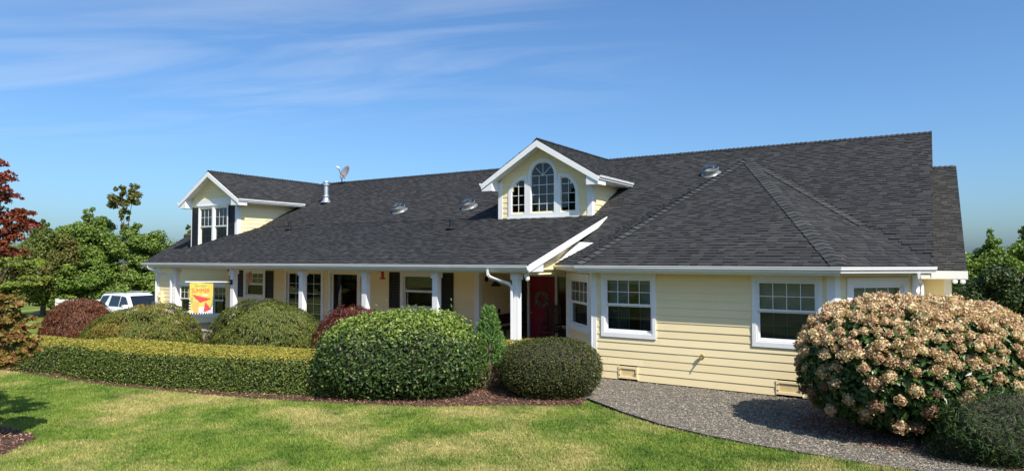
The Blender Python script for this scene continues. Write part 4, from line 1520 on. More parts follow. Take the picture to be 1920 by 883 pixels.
# satellite dish at the ridge
dish = empty('satellite_dish', (-24.9, 23.55, RZ), 'grey satellite dish on a short mast at the main roof ridge', 'satellite dish')
mb = MB(); mb.tube([(-24.9, 23.55, RZ - 0.08), (-24.9, 23.55, RZ + 0.16), (-24.82, 23.62, RZ + 0.34)], 0.028, 8); mb.lathe([(0.12, 0), (0.12, 0.02), (0.001, 0.025)], (-24.9, 23.55, RZ - 0.03), (0, -0.5, 1), 12)
keep(mb.build('mast', M['iron']), dish)
ax = Vector((-0.16, -0.78, 0.35)).normalized()
c = Vector((-24.74, 23.68, RZ + 0.46))
mb = MB()
mb.lathe([(0.001, 0.0), (0.10, 0.006), (0.20, 0.024), (0.30, 0.055), (0.375, 0.088), (0.38, 0.092), (0.372, 0.10), (0.295, 0.066), (0.19, 0.033), (0.001, 0.012)], c, ax, 28)
keep(mb.build('reflector', M['dish'], smooth=True), dish)
mb = MB(); lnb = c + ax * 0.50 + Vector((0, 0, 0.02))
mb.tube([c + Vector((0, 0, -0.32)) + ax * 0.06, c + ax * 0.36 + Vector((0, 0, -0.16)), lnb], 0.014, 6)
keep(mb.build('feed_arm', M['iron']), dish)
mb = MB(); mb.lathe([(0.03, -0.06), (0.05, -0.05), (0.05, 0.07), (0.035, 0.10), (0.001, 0.10)], lnb, ax, 12)
keep(mb.build('receiver', M['white']), dish)

# ------------------------------------------------------------------ things at the porch and entry
RIGHT = Vector((math.cos(YAW), math.sin(YAW), 0))

wr = empty('wreath', (-10.60, DY - 0.03, 1.54), 'round dried twig wreath hanging on the maroon front door', 'wreath')
n = 420
t = rng.uniform(0, 2 * np.pi, n)
rr_ = 0.20 + rng.normal(0, 0.03, n)
P = np.stack([-10.60 + rr_ * np.cos(t), DY - 0.03 - np.abs(rng.normal(0.02, 0.015, n)), 1.54 + rr_ * np.sin(t)], 1)
tip = np.stack([np.cos(t + 1.0), rng.normal(0, 0.4, n), np.sin(t + 1.0)], 1)
V, T = leaf_geo(P, np.stack([rng.normal(0, .5, n), -np.ones(n), rng.normal(0, .5, n)], 1), 0.075, 0.022, tip)
o = mesh_np('leaves', V, T, 'wreath', parent=wr); o['kind'] = 'stuff'
mb = MB(); mb.tube([(-10.60 + 0.2 * math.cos(R(a)), DY - 0.025, 1.54 + 0.2 * math.sin(R(a))) for a in range(0, 361, 20)], 0.018, 6)
keep(mb.build('hoop', M['twig']), wr)

lamp = empty('wall_lamp', (-11.75, 17.08, 2.2), 'black gooseneck barn lamp on the yellow entry side wall', 'lamp')
mb = MB(); mb.lathe([(0.09, 0), (0.09, 0.02), (0.03, 0.05), (0.001, 0.05)], (-11.733, 17.08, 2.20), (1, 0, 0), 16)
keep(mb.build('mount', M['iron']), lamp)
mb = MB(); mb.tube([(-11.70, 17.08, 2.20), (-11.62, 17.08, 2.27), (-11.52, 17.08, 2.30), (-11.42, 17.08, 2.27), (-11.38, 17.08, 2.18)], 0.014, 8)
keep(mb.build('arm', M['iron']), lamp)
mb = MB(); mb.lathe([(0.03, 0.02), (0.05, 0.0), (0.06, -0.07), (0.14, -0.14), (0.155, -0.20), (0.145, -0.195), (0.05, -0.08), (0.001, -0.06)], (-11.38, 17.08, 2.18), (0, 0, 1), 18)
keep(mb.build('lamp_shade', M['iron']), lamp)

ob = MB(); ob.fbox(f_lamp, 1.02, 1.12, 0.017, 0.05, 1.10, 1.24)
part(ob.build('outlet_cover', M['iron']))
ml = MB()
ml.box(-8.62, -8.54, 14.20, 14.28, 2.36, 2.46); ml.lathe([(0.05, 0), (0.055, 0.08), (0.03, 0.12), (0.001, 0.12)], (-8.52, 14.20, 2.36), (0.4, -0.8, -0.4), 12)
part(ml.build('spot_light', M['lamp']))


def hang(p, z0): mbb = MB(); mbb.tube([p, (p[0], p[1], z0)], 0.004, 4); return mbb


fd = empty('hummingbird_feeder', (-13.72, 14.6, 2.2), 'small red hummingbird feeder hanging under the porch eave', 'bird feeder')
keep(hang((-13.72, 14.6, 2.46), 2.5).build('hook', M['iron']), fd)
mb = MB(); mb.lathe([(0.001, 0.25), (0.05, 0.24), (0.055, 0.20), (0.045, 0.19), (0.045, 0.06), (0.001, 0.06)], (-13.72, 14.6, 2.22), n=12)
keep(mb.build('bottle', M['red']), fd)
mb = MB(); mb.lathe([(0.001, 0.06), (0.085, 0.055), (0.09, 0.02), (0.05, 0.0), (0.001, 0.0)], (-13.72, 14.6, 2.22), n=14)
keep(mb.build('tray', M['red']), fd)
wc = empty('wind_chime', (-20.1, 14.8, 2.2), 'painted orange and white wind chime hanging in front of the shuttered porch window', 'wind chime')
mb = hang((-20.1, 14.8, 2.40), 2.54); mb.lathe([(0.001, 0.02), (0.07, 0.0), (0.07, -0.03), (0.001, -0.03)], (-20.1, 14.8, 2.40), n=10)
keep(mb.build('top', M['white']), wc)
for k in range(5):
    a = 2 * math.pi * k / 5
    mb = MB(); mb.tube([(-20.1 + .05 * math.cos(a), 14.8 + .05 * math.sin(a), 2.36), (-20.1 + .055 * math.cos(a), 14.8 + .055 * math.sin(a), 2.02 - 0.03 * k)], 0.022, 6)
    keep(mb.build('chime_tube', M['chime'] if k != 2 else M['white']), wc)
bl_ = empty('hanging_bulb', (-20.98, 14.6, 2.3), 'white bulb lamp with a thin chain hanging beside the second porch post', 'lamp')
mb = MB(); mb.lathe([(0.001, -0.12), (0.05, -0.10), (0.062, -0.05), (0.04, 0.02), (0.03, 0.06)], (-20.98, 14.6, 2.34), n=14)
keep(mb.build('bulb', M['lamp'], smooth=True), bl_)
mb = MB(); mb.lathe([(0.07, 0.05), (0.05, 0.10), (0.02, 0.13), (0.02, 0.20), (0.001, 0.2)], (-20.98, 14.6, 2.34), n=12)
keep(mb.build('socket', M['iron']), bl_)
mb = MB()
for k in range(22):
    mb.lathe([(0.001, 0.03), (0.016, 0.0), (0.001, -0.03)], (-20.98 + 0.05, 14.6, 2.2 - 0.055 * k), n=6)
keep(mb.build('chain', M['iron']), bl_)
hz = MB()
for k in range(6):
    r_ = 0.26 + 0.02 * (k % 3)
    hz.tube([(-25.02 + r_ * math.cos(R(a)), 17.50 - 0.03 * k, 0.86 + 1.15 * r_ * math.sin(R(a))) for a in range(0, 361, 20)], 0.018, 6, False)
hz.box(-25.1, -24.94, 17.42, 17.58, 1.06, 1.14)
tag(hz.build('garden_hose', M['rubber']), 'coiled black garden hose hung at the end of the left wing wall', 'hose')


def chair():
    t = empty('porch_chair', (-9.85, 17.75, FLOOR), 'dark wooden slat back chair standing right of the front door', 'chair')
    B = lambda name, *b: keep((lambda m: (m.box(*b), m)[1])(MB()).build(name, M['darkwood']), t)
    x, y, z = -9.85, 17.75, FLOOR
    B('seat', x - .26, x + .26, y - .26, y + .24, z + .40, z + .44)
    for sx in (-.23, .23):
        B('leg', x + sx - .025, x + sx + .025, y - .25, y - .20, z, z + .40)
        B('leg', x + sx - .025, x + sx + .025, y + .20, y + .25, z, z + 1.15)
        B('arm', x + sx - .04, x + sx + .04, y - .27, y + .2, z + .62, z + .65)
        B('arm_post', x + sx - .02, x + sx + .02, y - .24, y - .20, z + .44, z + .62)
    for k in range(5):
        B('slat', x - .185 + k * .075, x - .135 + k * .075, y + .215, y + .235, z + .46, z + 1.12)
    B('top_rail', x - .25, x + .25, y + .205, y + .245, z + 1.12, z + 1.20)


chair()
bn = empty('porch_bench', (-11.3, 17.9, FLOOR), 'dark wooden bench against the yellow wall left of the front door', 'bench')
x, y, z = -11.42, 17.9, FLOOR
for nm, b in (('seat', (x - .22, x + .22, y - .6, y + .6, z + .42, z + .46)), ('backrest', (x - .24, x - .20, y - .6, y + .6, z + .55, z + .85)),
              ('leg', (x - .22, x - .16, y - .58, y - .52, z, z + .42)), ('leg', (x + .16, x + .22, y - .58, y - .52, z, z + .42)),
              ('leg', (x - .22, x - .16, y + .52, y + .58, z, z + .42)), ('leg', (x + .16, x + .22, y + .52, y + .58, z, z + .42)),
              ('back_post', (x - .24, x - .19, y - .585, y - .525, z + .42, z + .56)), ('back_post', (x - .24, x - .19, y + .525, y + .585, z + .42, z + .56))):
    mb = MB(); mb.box(*b); keep(mb.build(nm, M['darkwood']), bn)
mb = MB(); mb.lathe([(0.001, 0), (0.15, 0), (0.20, 0.28), (0.25, 0.55), (0.27, 0.60), (0.27, 0.66), (0.235, 0.66), (0.22, 0.58), (0.001, 0.56)], (-12.55, 15.95, FLOOR), n=20)
tag(mb.build('terracotta_pot', M['terra'], smooth=True), 'brown terracotta pot on the porch floor behind the clipped evergreens', 'pot')

# flag on a short pole from the second porch post
pole0 = Vector((-20.36, 14.23, 2.03)); pdir = Vector((-0.850, -0.527, 0.0)).normalized()
fp = empty('flag_pole', pole0, 'thin white flag pole bracketed to the second porch post', 'flag pole')
mb = MB(); mb.tube([pole0, pole0 + pdir * 0.55, pole0 + pdir * 1.55], [0.014, 0.02, 0.021], 8)
keep(mb.build('pole', M['white']), fp)
mb = MB(); mb.box(-20.42, -20.30, 14.215, 14.263, 1.95, 2.11)
keep(mb.build('bracket', M['iron']), fp)
fl0 = pole0 + pdir * 1.40
ff = frame((fl0.x, fl0.y), -pdir)
FW_, FH_ = 0.80, 1.06
fly = lambda u, v, o=0.0: ff(u * FW_, 0.035 * math.sin(u * 5.2 + v * 1.3) * (0.25 + v) + o, 2.015 - v * FH_ - 0.02 * math.sin(u * 3.1) * v)
flag = empty('garden_flag', fl0, 'yellow summer flag with red watermelon slices hanging from the white pole', 'flag')


def flag_patch(name, mat, inside_fn, off, nu=40, nv=48):
    mb = MB(); idx = {}
    def vid(i, j):
        if (i, j) not in idx:
            idx[(i, j)] = len(mb.v); mb.v.append(tuple(fly(i / nu, j / nv, off)))
        return idx[(i, j)]
    for i in range(nu):
        for j in range(nv):
            if inside_fn((i + .5) / nu, (j + .5) / nv):
                mb.f.append((vid(i, j), vid(i + 1, j), vid(i + 1, j + 1), vid(i, j + 1)))
    return keep(mb.build(name, mat if not isinstance(mat, str) else M[mat], fix=False), flag)


flag_patch('cloth', 'flag_y', lambda u, v: True, 0.0, 20, 24)
tri = lambda u, v, a, b, c: all(((q[0] - p[0]) * (v - p[1]) - (q[1] - p[1]) * (u - p[0])) >= 0 for p, q in ((a, b), (b, c), (c, a)))
flag_patch('printed_band', 'flag_w', lambda u, v: (v > 0.90 + 0.03 * math.sin(u * 20)) or (0.58 < v <= 0.92 and u < 0.08) or (u > 0.40 and v > 0.78), 0.0015)
flag_patch('printed_rind', 'flag_g', lambda u, v: (0.36 < math.hypot(u - 0.62, (v - 0.52)) < 0.42 and u > 0.62 and v > .45) or (0.10 < u < 0.16 and 0.45 < v < 0.66), 0.003)
flag_patch('printed_melon', 'flag_r', lambda u, v: tri(u, v, (0.12, 0.38), (0.92, 0.52), (0.45, 0.64)) or tri(u, v, (0.66, 0.62), (0.95, 0.86), (0.58, 0.93)), 0.0045)
flag_patch('printed_glass', 'flag_o', lambda u, v: 0.14 + 0.1 * (v - .6) < u < 0.44 - 0.15 * (v - .6) and 0.60 < v < 0.97, 0.003)
flag_patch('printed_dots', 'flag_k', lambda u, v: (v > 0.955 and int(u * 20) % 2 == 0) or (u < 0.08 and 0.58 < v < 0.92 and int(v * 24) % 2 == 0), 0.0045)


def lettering(txt, u0, v0, wid, mat, squash=1.0):
    cu = bpy.data.curves.new('lettering', 'FONT'); cu.body = txt; cu.size = 1.0
    ob_ = bpy.data.objects.new('lettering_tmp', cu); COL.objects.link(ob_)
    dg = bpy.context.evaluated_depsgraph_get()
    me = bpy.data.meshes.new_from_object(ob_.evaluated_get(dg))
    bpy.data.objects.remove(ob_); bpy.data.curves.remove(cu)
    xs_ = [v.co.x for v in me.vertices]; k = wid / (max(xs_) - min(xs_)); x0 = min(xs_)
    for v in me.vertices:
        v.co = fly(u0 + (v.co.x - x0) * k, v0 - v.co.y * k * squash * FW_ / FH_, 0.006)
    me.materials.append(M[mat])
    o = bpy.data.objects.new('lettering', me); COL.objects.link(o)
    return keep(o, flag)


lettering('Sweet', 0.24, 0.145, 0.50, 'flag_g', 1.0)
lettering('SUMMER', 0.10, 0.325, 0.76, 'flag_r', 1.25)
lettering('time', 0.56, 0.43, 0.26, 'flag_w', 1.0)


# ------------------------------------------------------------------ parked car
def build_car():
    X0, Y0 = -31.75, 18.58
    g = float(gz(-34, Y0)); HW = 0.95
    car = empty('parked_car', (-34.1, Y0, g), 'white SUV parked beyond the house corner with dark tinted windows', 'car')
    K = lambda o: keep(o, car)
    st = [  # distance behind the nose, half width, bottom, shoulder height
        (0.0, 0.72, 0.42, 0.72), (0.12, 0.84, 0.30, 0.92), (0.5, 0.92, 0.25, 1.02), (1.3, HW, 0.25, 1.10), (2.4, HW, 0.25, 1.10), (3.6, HW, 0.25, 1.13), (4.5, 0.93, 0.28, 1.13), (4.78, 0.86, 0.38, 1.02), (4.84, 0.80, 0.45, 0.9)]
    mb = MB(); n = 10
    for s_, hw, b, t_ in st:
        for y, z in ((-hw * .86, b), (-hw, b + .18), (-hw, b + (t_ - b) * .62), (-hw * .965, t_ - .05), (-hw * .90, t_), (hw * .90, t_), (hw * .965, t_ - .05), (hw, b + (t_ - b) * .62), (hw, b + .18), (hw * .86, b)):
            mb.v.append((X0 - s_, Y0 + y, g + z))
    for i in range(len(st) - 1):
        for k in range(n):
            k2 = (k + 1) % n
            mb.f.append((i * n + k, i * n + k2, (i + 1) * n + k2, (i + 1) * n + k))
    mb.f.append(tuple(range(n))); mb.f.append(tuple(range((len(st) - 1) * n, len(st) * n))[::-1])
    K(mb.build('body', M['car'], smooth=False))
    # cabin: bottom loop at the shoulder, top loop at the roof
    cab = [(1.28, 0.84, 1.09, 0), (2.02, 0.66, 1.70, 1), (2.35, 0.70, 1.77, 1), (3.4, 0.70, 1.79, 1), (4.45, 0.66, 1.73, 1), (4.72, 0.80, 1.10, 0)]
    mb = MB(); n = 8
    for s_, hw, t_, up in cab:
        lo = 1.09
        for y, z in ((-0.85, lo), (-0.83 if up else -hw, lo if not up else lo + .05), (-hw if up else -hw, t_ - (.07 if up else 0)), (-hw * .82, t_), (hw * .82, t_), (hw, t_ - (.07 if up else 0)), (0.83 if up else hw, lo if not up else lo + .05), (0.85, lo)):
            mb.v.append((X0 - s_, Y0 + y, g + z))
    for i in range(len(cab) - 1):
        for k in range(n):
            k2 = (k + 1) % n
            mb.f.append((i * n + k, i * n + k2, (i + 1) * n + k2, (i + 1) * n + k))
    K(mb.build('cabin', M['car']))

    def pt(s_, side, h):      # on the cabin flank
        f = (h - 1.14) / (1.70 - 1.14)
        return (X0 - s_, Y0 + side * (0.845 + (0.695 - 0.845) * f), g + h)

    for side in (-1, 1):
        for nm, q in (('side_window', [(1.62, 1.16), (2.52, 1.16), (2.52, 1.66), (2.12, 1.63)]), ('side_window', [(2.60, 1.16), (3.50, 1.16), (3.44, 1.67), (2.60, 1.67)]), ('side_window', [(3.95, 1.22), (4.46, 1.26), (4.30, 1.63), (3.66, 1.67)])):
            mb = MB(); mb.prism([pt(a, side, h) for a, h in q], (0, side * 0.012, 0)); K(mb.build(nm, M['carglass']))
        mb = MB(); mb.box(X0 - 1.78, X0 - 1.60, *sorted((Y0 + side * .88, Y0 + side * 1.10)), g + 1.12, g + 1.28); K(mb.build('mirror', M['car']))
        mb = MB(); mb.tube([(X0 - 2.3, Y0 + side * .60, g + 1.80), (X0 - 2.5, Y0 + side * .60, g + 1.84), (X0 - 4.1, Y0 + side * .60, g + 1.83), (X0 - 4.3, Y0 + side * .60, g + 1.78)], 0.018, 6); K(mb.build('roof_rail', M['chrome']))
        mb = MB(); mb.box(X0 - 0.20, X0 - 0.02, *sorted((Y0 + side * .50, Y0 + side * .80)), g + .72, g + .86); K(mb.build('headlight', M['lamp']))
        mb = MB(); mb.box(X0 - 2.62, X0 - 2.50, *sorted((Y0 + side * .951, Y0 + side * .975)), g + .93, g + .96); K(mb.build('handle', M['car']))
        for s_ in (0.95, 3.85):
            mb = MB(); mb.lathe([(0.23, -.11), (0.33, -.11), (0.365, -.07), (0.365, .07), (0.33, .11), (0.23, .11)], (X0 - s_, Y0 + side * .84, g + .365), (0, 1, 0), 24)
            w = K(mb.build('wheel', M['rubber'], smooth=True))
            mb = MB(); mb.lathe([(0.001, side * .10), (0.10, side * .10), (0.22, side * .115), (0.235, side * .09)], (X0 - s_, Y0 + side * .84, g + .365), (0, 1, 0), 20)
            keep(mb.build('rim', M['chrome']), w)
    ws = lambda s_, y, z: (X0 - s_ + 0.012, Y0 + y, g + z + 0.012)
    mb = MB(); mb.prism([ws(1.33, -.78, 1.13), ws(1.33, .78, 1.13), ws(1.98, .60, 1.665), ws(1.98, -.60, 1.665)], (0.004, 0, 0.004)); K(mb.build('windshield', M['carglass']))
    mb = MB(); mb.box(X0 - .03, X0 + .012, Y0 - .45, Y0 + .45, g + .55, g + .82); K(mb.build('grille', M['iron']))


build_car()

# long white board fence far behind the car
fa_, fb_ = Vector((-39.9, 17.4, 0)), Vector((-36.6, 19.6, 0))
fn = empty('board_fence', ((fa_ + fb_) / 2)[:], 'long weathered white board fence beyond the parked car', 'fence')
dF = (fb_ - fa_).normalized(); LF = (fb_ - fa_).length
ffr = frame(fa_[:2], dF)
k = 0
while k * 2.4 <= LF + 0.01:
    p = ffr(k * 2.4, 0, 0); zb = float(gz(p.x, p.y))
    mb = MB(); mb.fbox(ffr, k * 2.4 - .07, k * 2.4 + .07, -.14, -.002, zb - .1, 0.66)
    keep(mb.build('post', M['fence']), fn)
    k += 1
for j, (z0, z1) in enumerate(((-0.80, -0.52), (-0.46, -0.20), (-0.15, 0.10), (0.15, 0.38), (0.46, 0.64))):
    for q in range(int(LF // 2.4) + 1):
        a, b = q * 2.4 - .0, min(LF, q * 2.4 + 2.39)
        if b - a < .2: continue
        mb = MB(); mb.fbox(ffr, a, b, 0.0, 0.03, z0 + rnd.uniform(-.012, .012), z1 + rnd.uniform(-.012, .012))
        keep(mb.build('board', M['fence']), fn)


# ------------------------------------------------------------------ planting
def bumps(seed, n=9, fmin=2, fmax=7):
    r = np.random.default_rng(seed)
    K_ = unit(r.normal(size=(n, 3))) * r.uniform(fmin, fmax, (n, 1)); ph = r.uniform(0, 6.28, n)
    return lambda D: np.sum(np.sin(D @ K_.T + ph), axis=1) / n * 1.6


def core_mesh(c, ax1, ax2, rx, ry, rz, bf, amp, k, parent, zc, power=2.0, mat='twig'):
    bm = bmesh.new(); bmesh.ops.create_icosphere(bm, subdivisions=4, radius=1.0)  # added solid core, dark like the shade behind the leaves
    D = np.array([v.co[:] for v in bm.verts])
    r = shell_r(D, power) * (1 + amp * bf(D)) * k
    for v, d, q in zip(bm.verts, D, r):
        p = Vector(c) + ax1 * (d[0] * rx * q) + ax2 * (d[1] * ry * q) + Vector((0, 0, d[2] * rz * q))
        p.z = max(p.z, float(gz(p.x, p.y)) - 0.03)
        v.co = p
    me = bpy.data.meshes.new('dark_core'); bm.to_mesh(me); bm.free()
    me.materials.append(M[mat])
    o = bpy.data.objects.new('dark_core', me); COL.objects.link(o)
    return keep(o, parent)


def shell_r(D, power):
    return (np.abs(D) ** power).sum(1) ** (-1.0 / power)


def bush(name, label, cat, c, rx, ry, rz, n, L, Wd, mats, seed, group=None, amp=0.05, power=2.4, zc=None, depth=0.16, topz=0.55, ax=None, corek=0.84, outw=1.0, shag=0.02):
    """clipped evergreen: a thick shell of leaves over a dark core"""
    ax1 = ax or RIGHT; ax2 = Vector((-ax1.y, ax1.x, 0))
    g = float(gz(c[0], c[1])); zc = g + (rz * 0.9 if zc is None else zc)
    root = empty(name, (c[0], c[1], g), label, cat, group)
    bf = bumps(seed)
    D = unit(rng.normal(size=(n, 3)))
    r = shell_r(D, power) * (1 + amp * bf(D)) * (1 - depth * rng.uniform(0, 1, n) ** 2 + rng.normal(0, shag, n) + np.where(rng.uniform(0, 1, n) < .05, rng.exponential(shag * 1.3, n), 0))
    A1, A2 = np.array(ax1), np.array(ax2)
    P = np.array([c[0], c[1], zc]) + A1 * (D[:, :1] * rx * r[:, None]) + A2 * (D[:, 1:2] * ry * r[:, None]) + np.array([0, 0, 1]) * (D[:, 2:] * rz * r[:, None])
    G = np.sign(D) * np.abs(D) ** (power - 1)
    N = A1 * (G[:, :1] / rx) + A2 * (G[:, 1:2] / ry) + np.array([0, 0, 1]) * (G[:, 2:] / rz)
    N = unit(N)
    ok = P[:, 2] > gz(P[:, 0], P[:, 1]) + 0.01
    P, N, D = P[ok], N[ok], D[ok]; m = len(P)
    Nl = unit(N * outw + rng.normal(0, 0.62, (m, 3)))
    V, T = leaf_geo(P, Nl, L * rng.uniform(.7, 1.3, m), Wd * rng.uniform(.75, 1.25, m), rng.normal(size=(m, 3)) + N * .8)
    idx = None
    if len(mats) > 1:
        top = (N[:, 2] + rng.normal(0, 0.22, m) + 0.25 * bf(D * 3)) > topz  # upward-facing leaves get the sunlit colour
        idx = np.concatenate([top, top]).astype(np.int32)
    o = mesh_np('foliage', V, T, mats, idx, root); o['kind'] = 'stuff'
    core_mesh((c[0], c[1], zc), ax1, ax2, rx, ry, rz, bf, amp, corek, root, zc, power)
    return root


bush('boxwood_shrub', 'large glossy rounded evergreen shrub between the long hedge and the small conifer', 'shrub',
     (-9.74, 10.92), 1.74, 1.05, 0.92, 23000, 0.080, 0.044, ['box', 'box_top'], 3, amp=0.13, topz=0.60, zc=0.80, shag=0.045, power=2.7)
bush('bronze_shrub', 'round clipped dark bronze green shrub beside the gravel path at the bay corner', 'shrub',
     (-6.98, 12.60), 1.06, 0.92, 0.62, 22000, 0.040, 0.024, ['round'], 5, amp=0.02, power=2.5, zc=0.56)
bush('juniper_shrub', 'low dark evergreen shrub in front of the hydrangea at the right edge', 'shrub',
     (0.85, 11.95), 1.05, 0.62, 0.56, 17000, 0.085, 0.013, ['juniper'], 6, amp=0.24, power=2.0, zc=0.36, depth=0.34, shag=0.06)


def hedge(label, path, width, height, n, seed, group=None, L=0.046, Wd=0.028):
    """trimmed box hedge whose front base follows path; width reaches back (to the left of travel)"""
    pts = np.array(path, float)
    seg = np.linalg.norm(np.diff(pts, axis=0), axis=1); cum = np.concatenate([[0], np.cumsum(seg)]); LT = cum[-1]
    root = empty('hedge', (float(pts[:, 0].mean()), float(pts[:, 1].mean()), float(gz(pts[:, 0].mean(), pts[:, 1].mean()))), label, 'hedge', group)
    def at(s):
        x = np.interp(s, cum, pts[:, 0]); y = np.interp(s, cum, pts[:, 1])
        x2 = np.interp(np.minimum(s + .2, LT), cum, pts[:, 0]); y2 = np.interp(np.minimum(s + .2, LT), cum, pts[:, 1])
        x1 = np.interp(np.maximum(s - .2, 0), cum, pts[:, 0]); y1 = np.interp(np.maximum(s - .2, 0), cum, pts[:, 1])
        tx, ty = x2 - x1, y2 - y1; l = np.hypot(tx, ty)
        return x, y, tx / l, ty / l
    bf = bumps(seed, 12, 1.2, 5)
    # profile: front face up, rounded edge, top, back
    rd = 0.14
    prof = [((0.0, 0.0), (-1, 0)), ((-0.02, height * .5), (-1, 0.02)), ((0.0, height - rd), (-1, .1)), ((rd * .3, height - rd * .3), (-.7, .7)), ((rd, height), (0, 1)), ((width - rd, height), (0, 1)), ((width - rd * .3, height - rd * .3), (.7, .7)), ((width, height - rd), (1, .1)), ((width, 0.0), (1, 0))]
    pp = np.array([p[0] for p in prof]); pn2 = np.array([p[1] for p in prof], float)
    pl = np.concatenate([[0], np.cumsum(np.linalg.norm(np.diff(pp, axis=0), axis=1))])
    q = rng.uniform(0, pl[-1] * 0.86, n); s_ = rng.uniform(0, LT, n)
    # ends
    ne = n // 14
    w = np.interp(q, pl, pp[:, 0]); h = np.interp(q, pl, pp[:, 1]); nw = np.interp(q, pl, pn2[:, 0]); nh = np.interp(q, pl, pn2[:, 1])
    s_ = np.concatenate([s_, np.zeros(ne), np.full(ne, LT)]); w = np.concatenate([w, rng.uniform(0, width, 2 * ne)]); h = np.concatenate([h, rng.uniform(0, height, 2 * ne)])
    nw = np.concatenate([nw, np.zeros(2 * ne)]); nh = np.concatenate([nh, np.zeros(2 * ne)]); nt = np.concatenate([np.zeros(n), -np.ones(ne), np.ones(ne)])
    x, y, tx, ty = at(s_)
    bx_, by_ = -ty, tx      # backward
    B = np.stack([s_, w * 2, h * 2], 1)
    dj = 0.028 * bf(B) - 0.07 * rng.uniform(0, 1, len(s_)) ** 2 + rng.normal(0, .012, len(s_))
    P = np.stack([x + bx_ * (w + nw * dj) + tx * nt * dj, y + by_ * (w + nw * dj) + ty * nt * dj, h + nh * dj], 1)
    P[:, 2] += gz(P[:, 0], P[:, 1])
    N = np.stack([bx_ * nw + tx * nt, by_ * nw + ty * nt, nh], 1)
    m = len(P)
    Nl = unit(unit(N) + rng.normal(0, .6, (m, 3)))
    V, T = leaf_geo(P, Nl, L * rng.uniform(.7, 1.35, m), Wd * rng.uniform(.75, 1.3, m))
    top = (nh + rng.normal(0, .16, m) + .12 * bf(B * 2)) > .62  # leaves facing up take the painted sunlit tone
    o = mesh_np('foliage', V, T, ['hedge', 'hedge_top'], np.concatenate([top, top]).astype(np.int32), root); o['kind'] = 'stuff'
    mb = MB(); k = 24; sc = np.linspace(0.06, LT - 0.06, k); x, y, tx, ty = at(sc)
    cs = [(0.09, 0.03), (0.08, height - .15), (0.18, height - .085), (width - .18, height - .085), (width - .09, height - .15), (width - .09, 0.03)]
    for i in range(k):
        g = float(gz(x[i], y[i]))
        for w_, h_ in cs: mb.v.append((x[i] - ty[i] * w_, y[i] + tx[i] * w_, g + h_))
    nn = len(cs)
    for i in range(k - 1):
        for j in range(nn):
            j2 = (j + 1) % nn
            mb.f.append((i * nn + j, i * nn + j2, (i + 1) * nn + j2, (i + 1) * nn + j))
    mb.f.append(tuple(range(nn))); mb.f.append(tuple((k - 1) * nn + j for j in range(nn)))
    keep(mb.build('dark_core', M['twig']), root)  # solid dark filler added so the hedge is not see-through
    return root


hedge('long low clipped hedge with sunlit yellow top along the lawn in front of the maples',
      [(-18.35, 8.10), (-17.0, 8.14), (-15.8, 8.26), (-14.3, 8.60), (-12.6, 9.10), (-11.2, 9.62), (-10.2, 10.1)], 1.55, 0.80, 52000, 21)
hedge('short clipped hedge at the far left, lower leaves shaded by the turning maple',
      [(-23.5, 7.45), (-21.5, 7.66), (-19.8, 7.85), (-18.55, 8.02)], 1.3, 0.74, 17000, 22)
hedge('small clipped hedge with gold top between the little conifer and the bronze round shrub',
      [(-10.6, 13.35), (-9.3, 13.60), (-8.1, 14.05)], 0.9, 0.86, 9000, 23)


def spruce():
    c = (-8.59, 12.61); g = float(gz(*c)); H = 1.80
    root = empty('dwarf_spruce', (c[0], c[1], g), 'small bright green conical conifer between the large glossy shrub and the bronze round shrub', 'conifer')
    mb = MB(); mb.tube([(c[0], c[1], g), (c[0] + .01, c[1], g + .8), (c[0], c[1], g + H - .1)], [.06, .045, .012], 8)
    keep(mb.build('trunk', M['bark']), root)
    Ps, Ns, Tp, idx = [], [], [], []
    for k in range(1000):
        f = rng.uniform(0, 1) ** 1.25
        z = g + .12 + f * (H - .1)
        rad = (0.66 * (1 - f) ** 0.70 + .03) * (1 + .22 * math.sin(k * 7.1) * (1 - f)) * rng.uniform(.72, 1.05)
        a = rng.uniform(0, 2 * np.pi)
        base = np.array([c[0] + rad * .62 * math.cos(a), c[1] + rad * .62 * math.sin(a), z - .08])
        dr = np.array([math.cos(a) * .62, math.sin(a) * .62, rng.uniform(.55, 1.1)]); dr /= np.linalg.norm(dr)
        ln = rng.uniform(.10, .19) * (1.1 - .4 * f)
        m = 26
        tt = rng.uniform(0, 1, m)[:, None]
        nd = unit(dr + rng.normal(0, .42, (m, 3)))
        Ps.append(base + dr * ln * tt + nd * .022); Tp.append(nd); Ns.append(rng.normal(size=(m, 3)))
        dry = f < .24 and rng.random() < .6
        idx.append(np.full(m, int(dry)))
    P = np.concatenate(Ps); m = len(P)
    V, T = leaf_geo(P, np.concatenate(Ns), rng.uniform(.05, .085, m), .013, np.concatenate(Tp), 0.0)
    ii = np.concatenate(idx)
    o = mesh_np('needles', V, T, ['spruce', 'spruce_dry'], np.concatenate([ii, ii]), root); o['kind'] = 'stuff'


spruce()


